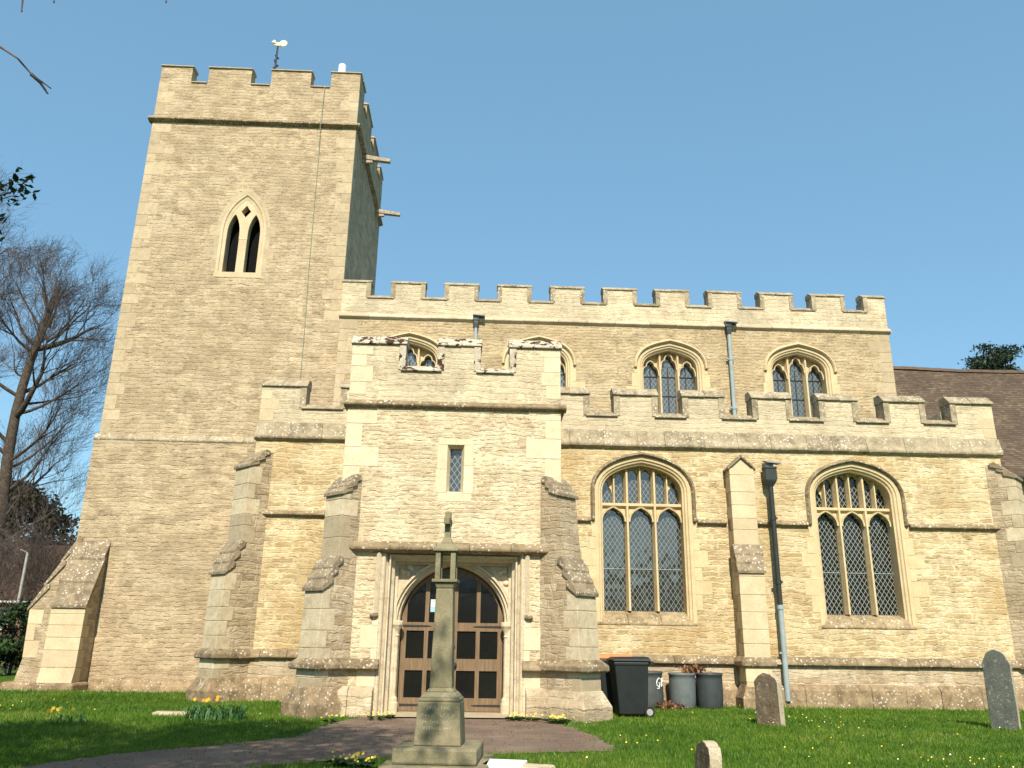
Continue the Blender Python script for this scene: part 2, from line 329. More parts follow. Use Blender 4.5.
M['holly'] = leafmat('holly_leaves', (.010, .022, .008), (.022, .045, .014), (.05, .075, .03), .1)
M['yew'] = leafmat('conifer_foliage', (.008, .018, .012), (.022, .04, .022), (.05, .065, .03), .1)
M['olive'] = leafmat('olive_foliage', (.03, .026, .012), (.055, .05, .02), (.10, .085, .04), .2)
M['shrub'] = leafmat('shrub_leaves', (.012, .028, .008), (.03, .07, .015), (.07, .13, .03), .2)
def grassmat():
    s = NT('grass_blades'); geo = s.n('ShaderNodeNewGeometry').outputs['Random Per Island']; o = s.obj()
    n1 = s.noise(o, .55, 5, .65); n2 = s.noise(o, 3.0, 4, .65)
    k = s.math('ADD', s.math('MULTIPLY', geo, .35), s.math('ADD', s.math('MULTIPLY', s.math('SUBTRACT', n1, .5), 1.7), s.math('MULTIPLY', s.math('SUBTRACT', n2, .5), 1.3)))
    cc = s.ramp(s.math('ADD', k, .3), [(.08, (.042, .108, .009)), (.42, (.088, .188, .014)), (.72, (.15, .235, .024)), (1, (.25, .26, .07))])
    m = s.done(cc, .55, None, .25); tr = s.n('ShaderNodeBsdfTranslucent'); s.l(cc, tr.inputs[0]); mx = s.n('ShaderNodeMixShader', i_0=.35); s.l(s.b.outputs[0], mx.inputs[1]); s.l(tr.outputs[0], mx.inputs[2])
    s.l(mx.outputs[0], s.t.nodes['Material Output'].inputs['Surface']); return m
M['grass'] = grassmat()
M['grass_old'] = leafmat('grass_blades', (.06, .135, .012), (.095, .20, .02), (.17, .26, .045), .35)
M['daffleaf'] = leafmat('bulb_leaves', (.03, .09, .03), (.06, .16, .05), (.15, .28, .10), .25)
M['petal'] = leafmat('yellow_petals', (.75, .50, .02), (.85, .62, .05), (.9, .75, .2), .2)
M['petal_o'] = leafmat('orange_petals', (.7, .30, .01), (.8, .42, .03), (.85, .55, .06), .2)
M['petal_p'] = leafmat('pale_petals', (.8, .75, .35), (.85, .82, .55), (.85, .85, .75), .2)
M['deadleaf'] = leafmat('dead_leaves', (.10, .05, .025), (.20, .10, .05), (.30, .18, .09), .1)
M['roofhedge'] = leafmat('dark_treeline', (.012, .016, .008), (.028, .033, .015), (.05, .055, .028), .1)

# ------------------------------------------------------------------ mesh helpers
WPOS = {}
class MB:
    def __init__(s): s.v = []; s.f = []
    def add(s, vs_, fs):
        b = len(s.v); s.v += [tuple(p) for p in vs_]; s.f += [tuple(b+i for i in q) for q in fs]
    def box(s, x0, x1, y0, y1, z0, z1, rz=0, c=None, taper=1.0):
        cx, cy = c if c else ((x0+x1)/2, (y0+y1)/2); ca, sa = math.cos(rz), math.sin(rz); P = []
        for z, t in ((z0, 1), (z1, taper)):
            for x, y in ((x0, y0), (x1, y0), (x1, y1), (x0, y1)):
                x, y = (x-cx)*t, (y-cy)*t
                P.append((cx+x*ca-y*sa, cy+x*sa+y*ca, z))
        s.add(P, [(3, 2, 1, 0), (4, 5, 6, 7), (0, 1, 5, 4), (1, 2, 6, 5), (2, 3, 7, 6), (3, 0, 4, 7)])
    def tube(s, pts, rads, n=8, cap=True):
        pts = [Vector(p) for p in pts]; rings = []
        prev = None
        for i, p in enumerate(pts):
            d = (pts[min(i+1, len(pts)-1)] - pts[max(i-1, 0)]).normalized()
            if prev is None:
                a = d.orthogonal().normalized()
            else:
                a = (prev - d*prev.dot(d))
                a = a.normalized() if a.length > 1e-6 else d.orthogonal().normalized()
            prev = a; b = d.cross(a); r = rads[i] if hasattr(rads, '__len__') else rads
            rings.append([p + a*(r*math.cos(2*math.pi*k/n)) + b*(r*math.sin(2*math.pi*k/n)) for k in range(n)])
        V = [q for rg in rings for q in rg]; Fs = []
        for i in range(len(pts)-1):
            for k in range(n):
                Fs.append((i*n+k, i*n+(k+1) % n, (i+1)*n+(k+1) % n, (i+1)*n+k))
        if cap:
            Fs.append(tuple(range(n-1, -1, -1))); Fs.append(tuple((len(pts)-1)*n+k for k in range(n)))
        s.add(V, Fs)
    def lathe(s, prof, c=(0, 0, 0), n=24, cap=True):
        V = []; Fs = []
        for r, z in prof:
            for k in range(n):
                a = 2*math.pi*k/n; V.append((c[0]+r*math.cos(a), c[1]+r*math.sin(a), c[2]+z))
        for i in range(len(prof)-1):
            for k in range(n): Fs.append((i*n+k, i*n+(k+1) % n, (i+1)*n+(k+1) % n, (i+1)*n+k))
        if cap: Fs.append(tuple(range(n-1, -1, -1))); Fs.append(tuple((len(prof)-1)*n+k for k in range(n)))
        s.add(V, Fs)
    def sweep(s, rings, closed=False, cap=True):
        """rings of equal length, joined ring to ring (open rings unless closed)"""
        n = len(rings[0]); V = [q for r in rings for q in r]; Fs = []
        for i in range(len(rings)-1):
            for k in range(n if closed else n-1):
                Fs.append((i*n+k, i*n+(k+1) % n, (i+1)*n+(k+1) % n, (i+1)*n+k))
        if closed and cap: Fs.append(tuple(range(n-1, -1, -1))); Fs.append(tuple((len(rings)-1)*n+k for k in range(n)))
        s.add(V, Fs)

class F:
    """a wall plane: u along the wall, v up, d outward"""
    def __init__(s, o, ux, n): s.o = Vector(o); s.u = Vector(ux); s.n = Vector(n)
    def p(s, u, v, d=0): return s.o + s.u*u + Vector((0, 0, v)) + s.n*d
def poly_ex(mb, fr, outer, holes=(), d0=-.4, d1=0., back=True):
    loops = [list(outer)] + [list(h) for h in holes]
    flat = [p for l in loops for p in l]; N = len(flat)
    tris = tessellate_polygon([[Vector((p[0], p[1], 0)) for p in l] for l in loops])
    V = [fr.p(p[0], p[1], d1) for p in flat] + [fr.p(p[0], p[1], d0) for p in flat]
    Fs = [tuple(t) for t in tris]
    if back: Fs += [tuple(N+i for i in reversed(t)) for t in tris]
    b = 0
    for l in loops:
        n = len(l)
        for k in range(n): Fs.append((b+k, b+(k+1) % n, N+b+(k+1) % n, N+b+k))
        b += n
    mb.add(V, Fs)
def bar(mb, fr, prof, u0, u1, seg=.75, jit=.006, ends=True):
    """a moulding of profile [(d, v)...] run along the wall in separate stones"""
    n = max(1, round((u1-u0)/seg)); e = [u0 + (u1-u0)*i/n + (0 if i in (0, n) else random.uniform(-.12, .12)*seg) for i in range(n+1)]
    for a, b in zip(e[:-1], e[1:]):
        jd, jv = random.uniform(-jit, jit), random.uniform(-jit, jit)*.6
        mb.sweep([[fr.p(a+.002, v+jv, d+jd) for d, v in prof], [fr.p(b-.002, v+jv, d+jd) for d, v in prof]], closed=True)
def offs(pts, e):
    """offset an open polyline to its left by e"""
    out = []
    for i, p in enumerate(pts):
        ds = []
        if i > 0: ds.append(Vector((p[0]-pts[i-1][0], p[1]-pts[i-1][1])).normalized())
        if i < len(pts)-1: ds.append(Vector((pts[i+1][0]-p[0], pts[i+1][1]-p[1])).normalized())
        ns = [Vector((-d.y, d.x)) for d in ds]; m = sum(ns, Vector((0, 0))).normalized()
        k = e/max(.35, m.dot(ns[0])); out.append((p[0]+m.x*k, p[1]+m.y*k))
    return out
def loft(mb, fr, pts, prof, closed_prof=False):
    rings = [[fr.p(p[0], p[1], d) for p in offs(pts, e)] for e, d in prof]
    if closed_prof:
        n = len(pts); cols_ = [[r[i] for r in rings] for i in range(n)]
        mb.sweep(cols_, closed=True)
    else: mb.sweep(rings)
def half_arch(hw, rise, k1=.62, k2=.55, slope=.22, n=10):
    """right half, from (hw,0) to (0,rise)"""
    P = [(hw, 0), (hw, k1*rise), (k2*hw, rise-slope*k2*hw), (0, rise)]
    out = []
    for i in range(n+1):
        t = i/n; b = [(1-t)**3, 3*t*(1-t)**2, 3*t*t*(1-t), t**3]
        out.append((sum(b[j]*P[j][0] for j in range(4)), sum(b[j]*P[j][1] for j in range(4))))
    return out
def arch_line(cx, hw, zs, zsp, za, **k):
    """jamb foot - arch - jamb foot, left to right"""
    h = half_arch(hw, za-zsp, **k)
    left = [(cx-x, zsp+z) for x, z in h]; right = [(cx+x, zsp+z) for x, z in reversed(h)][1:]
    return [(cx-hw, zs)] + left + right + [(cx+hw, zs)]
def arch_z(line, u):
    best = None
    for (a, b), (c, d) in zip(line[:-1], line[1:]):
        if min(a, c)-1e-6 <= u <= max(a, c)+1e-6 and abs(c-a) > 1e-6:
            z = b+(d-b)*(u-a)/(c-a); best = z if best is None else max(best, z)
    return best
def cusped(ul, ur, z0, rise, n=9, cusp=.2):
    """head of a light, left to right, with two cusps"""
    c, hw = (ul+ur)/2, (ur-ul)/2; h = half_arch(hw, rise, .6, .5, .5, n)
    pts = [(c-x, z0+z) for x, z in h] + [(c+x, z0+z) for x, z in reversed(h)][1:]
    L = len(pts)-1; out = []
    for i, (u, v) in enumerate(pts):
        t = i/L; g = math.exp(-((t-.27)/.055)**2) + math.exp(-((t-.73)/.055)**2)
        cu, cv = c, z0+rise*.25
        out.append((u+(cu-u)*cusp*g*1.3, v+(cv-v)*cusp*g*.6))
    return out

def empty(name, loc, parent=None, rz=0):
    o = bpy.data.objects.new(name, None); o.empty_display_size = .3; col.objects.link(o); o.location = loc; o.rotation_euler.z = rz
    WPOS[o] = Vector(loc); return o
def tag(o, label=None, cat=None, group=None, kind=None):
    if label: o['label'] = label
    if cat: o['category'] = cat
    if group: o['group'] = group
    if kind: o['kind'] = kind
    return o
def mk(name, mb, mat, parent=None, origin=None, label=None, bevel=0, smooth=False, recalc=True):
    """link a mesh built in world coordinates; stored relative to its origin or parent"""
    me = bpy.data.meshes.new(name)
    o0 = WPOS[parent] if parent is not None else Vector(origin if origin else (0, 0, 0))
    if parent is not None and origin is not None: o0 = Vector(origin)
    me.from_pydata([(p[0]-o0.x, p[1]-o0.y, p[2]-o0.z) for p in mb.v], [], mb.f)
    if recalc:
        bm = bmesh.new(); bm.from_mesh(me); bmesh.ops.recalc_face_normals(bm, faces=bm.faces); bm.to_mesh(me); bm.free()
    if smooth:
        me.shade_smooth()
    me.materials.append(M[mat] if isinstance(mat, str) else mat)
    o = bpy.data.objects.new(name, me); col.objects.link(o)
    if parent is not None: o.parent = parent; o.location = o0 - WPOS[parent]
    else: o.location = o0
    WPOS[o] = o0.copy()
    if bevel:
        b = o.modifiers.new('bevel', 'BEVEL'); b.width = bevel; b.segments = 2; b.limit_method = 'ANGLE'; b.angle_limit = R(35)
    if label: o['label'] = label
    return o
def fastmesh(name, V, Fa, mat, parent=None, origin=None, label=None):
    """numpy verts (n,3) and faces (m,k)"""
    o0 = WPOS[parent] if parent is not None else Vector(origin if origin else (0, 0, 0))
    V = np.asarray(V, dtype=np.float32) - np.array(o0, dtype=np.float32); Fa = np.asarray(Fa, dtype=np.int32); k = Fa.shape[1]
    me = bpy.data.meshes.new(name); me.vertices.add(len(V)); me.vertices.foreach_set('co', V.ravel())
    me.loops.add(Fa.size); me.loops.foreach_set('vertex_index', Fa.ravel())
    me.polygons.add(len(Fa)); me.polygons.foreach_set('loop_start', np.arange(0, Fa.size, k, dtype=np.int32)); me.polygons.foreach_set('loop_total', np.full(len(Fa), k, dtype=np.int32))
    me.update(); me.validate()
    me.materials.append(M[mat]); o = bpy.data.objects.new(name, me); col.objects.link(o)
    if parent is not None: o.parent = parent
    else: o.location = o0
    WPOS[o] = o0.copy()
    if label: o['label'] = label
    return o

# ------------------------------------------------------------------ ground, path
PORCH_Y, AISLE_Y, NAVE_Y, TOWER_Y = 16.2, 19.6, 22.6, 22.8
g = MB(); g.add([(-600, -500, 0), (600, -500, 0), (600, 900, 0), (-600, 900, 0)], [(0, 1, 2, 3)])
tag(mk('ground', g, 'ground'), kind='structure')
def wiggle(pts, n=8, a=.05):
    out = []
    for (x0, y0), (x1, y1) in zip(pts, pts[1:]+pts[:1]):
        for i in range(n):
            t = i/n; out.append((x0+(x1-x0)*t+random.uniform(-a, a), y0+(y1-y0)*t+random.uniform(-a, a)))
    return out
FZ = F((0, 0, 0), (1, 0, 0), (0, 0, 1))
PATH = wiggle([(-3.9, 5.5), (-3.4, 8.0), (-2.7, 9.2), (-2.1, 10.05), (-1.1, 10.65), (.2, 11.0), (1.0, 11.3), (1.8, 11.5), (1.9, 12.0), (1.72, 14.0), (1.4, 15.2), (.9, 16.35), (-1.9, 16.35), (-2.25, 15.2), (-2.5, 14.0), (-2.5, 12.7), (-3.4, 11.6), (-4.25, 10.7), (-4.75, 9.6), (-5.1, 8.2), (-5.5, 5.5)], 10, .06)
def flat(name, poly, z, mat, **k):
    tr = tessellate_polygon([[Vector((x, y, 0)) for x, y in poly]]); m = MB(); m.add([(x, y, z) for x, y in poly], [tuple(t) for t in tr])
    return mk(name, m, mat, **k)
tag(flat('path', PATH, .006, 'path'), kind='structure')
tag(flat('gravel_strip', wiggle([(-12.6, 21.75), (-9.6, 21.55), (-6.1, 22.25), (-6.1, 22.9), (-12.6, 22.9)], 8, .06), .005, 'gravel'), kind='structure')
tag(flat('porch_step', wiggle([(-1.75, 15.75), (.8, 15.75), (.8, 17.0), (-1.75, 17.0)], 6, .02), .03, 'ashlar_grey'), kind='structure')

# ------------------------------------------------------------------ the church
church = empty('church', (1.0, 19.6, 0))
tag(church, 'battlemented limestone parish church with square west tower, aisle and two-storey porch', 'church')
SPLIT = {'quoins', 'plinth', 'plinth_string', 'string_course', 'label_drop', 'label_stop', 'door_handle', 'hinge', 'coping', 'cornice', 'weathering', 'facing', 'carved_foliage', 'louvre_board', 'surround', 'jamb_stones', 'saddle_bar', 'parapet', 'tower', 'nave_wall', 'aisle_wall', 'base_wall', 'porch_wall', 'chancel_wall', 'sill'}
def clusters(mb, gap=.07):
    """group the connected pieces of a mesh that touch or nearly touch"""
    par = list(range(len(mb.v)))
    def find(i):
        while par[i] != i: par[i] = par[par[i]]; i = par[i]
        return i
    for f in mb.f:
        r = find(f[0])
        for q in f[1:]: par[find(q)] = r
    isl = {}
    for i in range(len(mb.v)): isl.setdefault(find(i), []).append(i)
    keys = list(isl); bb = np.array([[min(mb.v[i][a] for i in isl[k]) for a in range(3)] + [max(mb.v[i][a] for i in isl[k]) for a in range(3)] for k in keys])
    g = list(range(len(keys)))
    def fg(i):
        while g[i] != i: i = g[i]
        return i
    for i in range(len(keys)):
        for j in range(i):
            if np.all(bb[i, :3]-gap < bb[j, 3:]) and np.all(bb[j, :3]-gap < bb[i, 3:]): g[fg(i)] = fg(j)
    out = {}
    for i, k in enumerate(keys): out.setdefault(fg(i), set()).update(isl[k])
    res = []
    for vsn in out.values():
        ids = sorted(vsn); mp = {a: b for b, a in enumerate(ids)}; n = MB(); n.v = [mb.v[i] for i in ids]; n.f = [tuple(mp[i] for i in f) for f in mb.f if f[0] in vsn]; res.append(n)
    return res
def P(name, mb, mat, parent=None, **k):
    parent = parent if parent is not None else church
    if name in SPLIT and parent is not church:
        first = None
        for n in clusters(mb):
            o = mk(name, n, mat, parent, **k); first = first or o
        return first
    return mk(name, mb, mat, parent, **k)

def merl_poly(u0, u1, zb, zl, zh, mer):
    pts = [(u0, zb)]; cur = u0
    for i, (a, b) in enumerate(mer):
        if i == 0 and abs(a-u0) < .02: pts += [(u0, zh)]
        else:
            if i == 0: pts += [(u0, zl)]
            pts += [(a, zl), (a, zh)]
        pts += [(b, zh)]
        if i < len(mer)-1 or abs(b-u1) > .02: pts += [(b, zl)]
    if abs(mer[-1][1]-u1) > .02: pts += [(u1, zl)]
    pts += [(u1, zb)]
    return pts
def copings(mb, fr, u0, u1, zl, zh, mer, h=.15, over=.05, th=.42, side=.13, low=True):
    def prof(v, hh): return [(over, v+.0), (over, v+.035), (-.16, v+hh), (-th, v+hh), (-th, v)]
    for a, b in mer:
        bar(mb, fr, prof(zh, h), a-.035, b+.035, .62, .007)
        if side:
            for (p, q, on) in ((a, a+side, abs(a-u0) > .02), (b-side, b, abs(b-u1) > .02)):
                if on: poly_ex(mb, fr, [(p-.015, zl+.03), (q, zl+.03), (q, zh-.002), (p-.015, zh-.002)] if p == a else [(p, zl+.03), (q+.015, zl+.03), (q+.015, zh-.002), (p, zh-.002)], (), -th+.01, .022)
    edges = []
    if abs(mer[0][0]-u0) > .02: edges.append((u0, mer[0][0]))
    edges += [(mer[i][1], mer[i+1][0]) for i in range(len(mer)-1)]
    if abs(mer[-1][1]-u1) > .02: edges.append((mer[-1][1], u1))
    for a, b in edges:
        bar(mb, fr, prof(zl, min(h, .17)), a+.018-(.1 if side else 0), b-.018+(.1 if side else 0), .9, .006)
def quoins(mb, fr, u, sgn, z0, z1, h=(.30, .46), long=.55, short=.30, d=.005, mir=None):
    """alternating corner blocks on face fr (edge at u, running in direction sgn) and on face mir"""
    z = z0; i = 0
    while z < z1-.1:
        hh = min(random.uniform(*h), z1-z); a = (long if i % 2 else short)*random.uniform(.85, 1.15); b = (short if i % 2 else long)*random.uniform(.85, 1.1)
        dd = d+random.uniform(0, .004)
        poly_ex(mb, fr, [(u, z+.006), (u+sgn*a, z+.006), (u+sgn*a, z+hh-.006), (u, z+hh-.006)], (), -.05, dd)
        if mir is not None: poly_ex(mb, mir[0], [(mir[1], z+.006), (mir[1]+mir[2]*b, z+.006), (mir[1]+mir[2]*b, z+hh-.006), (mir[1], z+hh-.006)], (), -.05, dd)
        z += hh; i += 1
STR = lambda v, h=.17, o=.12: [(0, v-.03), (o*.55, v), (o, v+.03), (o, v+.065), (o*.35, v+h), (0, v+h+.02), (-.1, v+h+.02), (-.1, v-.03)]
def rect(a, b, c, d): return [(a, c), (b, c), (b, d), (a, d)]

# ---- tower
TX0, TX1, TD = -10.8, -4.33, 6.5
FT = F((0, TOWER_Y, 0), (1, 0, 0), (0, -1, 0)); FTE = F((TX1, TOWER_Y, 0), (0, 1, 0), (1, 0, 0)); FTW = F((TX0, TOWER_Y, 0), (0, 1, 0), (-1, 0, 0)); FTN = F((0, TOWER_Y+TD, 0), (1, 0, 0), (0, 1, 0))
bel = arch_line(-7.52, .505, 11.86, 13.25, 14.36, k1=.5, k2=.5, slope=.75, n=10)
b_hole = offs(bel, .20); b_hole[0] = (b_hole[0][0], 11.80); b_hole[-1] = (b_hole[-1][0], 11.80)
m = MB()
poly_ex(m, FT, rect(TX0, TX1, 6.6, 17.1), [b_hole], -.5, 0)
poly_ex(m, FT, [(TX0-.08, 0), (TX1+.0, 0), (TX1+.0, 6.6), (TX0-.08, 6.6)], (), -.5, .08)
poly_ex(m, FTE, rect(.502, TD-.5, 0, 17.1), (), -.5, 0); poly_ex(m, FTW, rect(.502, TD-.5, 0, 17.1), (), -.5, .0)
poly_ex(m, FTN, rect(TX0, TX1, 0, 17.1), (), -.5, 0)
tower = P('tower', m, 'tower')
m = MB()
tm = [(TX0, -9.80), (-9.26, -7.88), (-7.23, -5.94), (-5.28, TX1)]
poly_ex(m, FT, merl_poly(TX0, TX1, 17.1, 18.55, 19.14, tm), (), -.4, .0)
te = [(.402, .97), (1.62, 2.95), (3.6, 4.9), (5.55, TD-.402)]
poly_ex(m, FTE, merl_poly(.402, TD-.402, 17.1, 18.55, 19.14, te), (), -.4, .0); poly_ex(m, FTW, merl_poly(.402, TD-.402, 17.1, 18.55, 19.14, te), (), -.4, 0)
poly_ex(m, FTN, merl_poly(TX0, TX1, 17.1, 18.55, 19.14, tm), (), -.4, 0)
P('parapet', m, 'tower', tower)
m = MB()
copings(m, FT, TX0, TX1, 18.55, 19.14, tm, .09, .05, .42, 0)
copings(m, FTE, .402, TD-.402, 18.55, 19.14, te, .09, .05, .42, 0); copings(m, FTN, TX0, TX1, 18.55, 19.14, tm, .09, .05, .42, 0); copings(m, FTW, .402, TD-.402, 18.55, 19.14, te, .09, .05, .42, 0)
P('coping', m, 'ashlar_tower', tower, bevel=.012)
m = MB(); pr = STR(17.05, .17, .14)
bar(m, FT, pr, TX0-.13, TX1+.13, .9); bar(m, FTE, pr, .0, TD, .9); bar(m, FTW, pr, 0, TD, .9)
P('string_course', m, 'string', tower, bevel=.008)
m = MB(); bar(m, FT, [(-.05, 6.56), (.09, 6.56), (.105, 6.585), (.105, 6.62), (.0, 6.76), (-.05, 6.76)], TX0-.1, TX1, .8, .008)
P('offset_course', m, 'coping', tower)
m = MB(); quoins(m, FT, TX0, 1, 6.8, 17.0, mir=(FTW, 0, 1)); quoins(m, FT, TX1, -1, 10.0, 17.0, mir=(FTE, 0, 1)); quoins(m, FT, TX0, 1, 17.3, 18.5, mir=(FTW, 0, 1)); quoins(m, FT, TX1, -1, 17.3, 18.5, mir=(FTE, 0, 1))
P('quoins', m, 'ashlar_tower', tower, bevel=.006)
m = MB(); bar(m, FT, [(0, -.05), (.24, -.05), (.24, .10), (.10, .26), (0, .26)], TX0+.9, -5.6, .8, .01)
P('plinth', m, 'plinth', tower, bevel=.01)
m = MB(); m.box(TX0+.42, TX1-.42, TOWER_Y+.42, TOWER_Y+TD-.42, 17.6, 17.75); P('roof', m, 'lead', tower)
# belfry window
m = MB(); loft(m, FT, [(a, b) for a, b in bel], [(.20, .004), (.11, -.015), (.09, -.05), (.0, -.075), (0, -.45)])
bw = P('belfry_window', m, 'ashlar')
m = MB(); loft(m, FT, bel, [(.185, -.01), (.185, .005), (.31, .005), (.31, -.01)], True); z = 11.95; i = 0
while z < 13.1:
    for sg in (-1, 1):
        u = -7.52+sg*.70; poly_ex(m, FT, rect(*sorted((u, u+sg*(.30 if i % 2 else .14))), z, z+.36), (), -.04, .006)
    z += .37; i += 1
P('surround', m, 'ashlar_tower', bw, bevel=.006)
m = MB(); poly_ex(m, FT, rect(-8.24, -6.80, 11.68, 11.855), (), -.3, .012); P('sill', m, 'ashlar', bw, bevel=.01)
m = MB(); poly_ex(m, FT, rect(-7.645, -7.395, 11.86, 13.3), (), -.34, -.085); P('mullion', m, 'ashlar', bw, bevel=.02)
# tracery plate: arch minus two pointed lights and the eye
def light(c, hw, z0, zs, za, n=8):
    h = half_arch(hw, za-zs, .5, .4, 1.2, n); return [(c-hw, z0)] + [(c-x, zs+z) for x, z in h] + [(c+x, zs+z) for x, z in reversed(h)][1:] + [(c+hw, z0)]
m = MB(); zz0 = 13.0
L1 = light(-7.835, .187, zz0-.02, 13.2, 13.86); L2 = light(-7.205, .187, zz0-.02, 13.2, 13.86)
top = [p for p in bel if p[1] >= 13.2]; outer = [(-8.025, zz0)] + top + [(-7.015, zz0)] + list(reversed([(u, max(v, zz0)) for u, v in L2])) + [(-7.395, zz0), (-7.645, zz0)] + list(reversed([(u, max(v, zz0)) for u, v in L1]))
eye = [(-7.52, 13.76), (-7.37, 13.96), (-7.52, 14.17), (-7.67, 13.96)]
poly_ex(m, FT, outer, [eye], -.34, -.08); P('tracery', m, 'ashlar', bw)
m = MB(); poly_ex(m, FT, offs(bel, .1), (), -.6, -.5); P('shade_backing', m, 'black', bw)  # near-black sheet, painted for the shade inside the belfry
m = MB(); poly_ex(m, FT, rect(-8.02, -7.65, 11.865, 11.935), (), -.40, -.30); poly_ex(m, FT, rect(-7.39, -7.02, 11.865, 11.935), (), -.40, -.30); P('louvre_board', m, 'red', bw)
# spouts, vane, vent, conductor
for yy, zz in ((24.35, 16.98), (28.0, 16.98)):
    m = MB(); V0 = [(TX1-.1, yy-.09, zz-.08), (TX1-.1, yy+.09, zz-.08), (TX1-.1, yy+.09, zz+.1), (TX1-.1, yy-.09, zz+.1)]
    V1 = [(TX1+.95, yy-.06, zz-.17), (TX1+.95, yy+.07, zz-.18), (TX1+.95, yy+.07, zz-.06), (TX1+.95, yy-.06, zz-.05)]
    m.sweep([V0, V1], closed=True); m.box(TX1, TX1+.35, yy-.05, yy+.05, zz-.22, zz-.085)
    P('water_spout', m, 'oak', bevel=.015)
m = MB(); vx, vy = -8.15, 26.0
m.tube([(vx, vy, 17.7), (vx, vy, 22.75)], .035, 8)
for k in range(5): m.tube([(vx+.09*math.sin(k*2.1), vy, 21.3+k*.22), (vx-.10*math.sin(k*2.1+.6), vy, 21.45+k*.22)], .035, 6)
vane = P('weathervane', m, 'iron', label='black iron weathervane rod with gilded cockerel on top')
m = MB()
def ell(mb, c, r, n=10):
    V = []; Fs = []
    for i in range(n+1):
        th = math.pi*i/n
        for k in range(n): V.append((c[0]+r[0]*math.sin(th)*math.cos(2*math.pi*k/n), c[1]+r[1]*math.sin(th)*math.sin(2*math.pi*k/n), c[2]+r[2]*math.cos(th)))
    for i in range(n):
        for k in range(n): Fs.append((i*n+k, i*n+(k+1) % n, (i+1)*n+(k+1) % n, (i+1)*n+k))
    mb.add(V, Fs)
ell(m, (vx, vy, 22.82), (.16, .05, .10)); ell(m, (vx+.2, vy, 22.88), (.16, .03, .15)); ell(m, (vx-.15, vy, 22.95), (.06, .05, .07)); m.tube([(vx-.08, vy, 22.85), (vx-.15, vy, 22.95)], [.07, .05], 8); m.tube([(vx-.19, vy, 22.95), (vx-.27, vy, 22.93)], [.03, .005], 6); m.tube([(vx, vy, 22.72), (vx, vy, 22.82)], .03)
P('cockerel', m, 'gold', vane, smooth=True)
m = MB(); m.lathe([(.13, 17.7), (.13, 20.18), (.10, 20.22)], (-5.16, 23.75, 0), 20); P('vent_pipe', m, 'white', smooth=False, label='white vent pipe standing behind tower battlements')
m = MB(); cp = [(-5.46, 18.6), (-5.46, 17.3), (-5.44, 16), (-5.42, 14), (-5.40, 12), (-5.35, 10), (-5.34, 9.0), (-5.34, 7.2)]
m.tube([(x, TOWER_Y-(.17 if z > 17 and z < 17.5 else .03), z) for x, z in cp], .010, 6); P('lightning_conductor', m, 'copper', label='thin green copper conductor down the tower face')

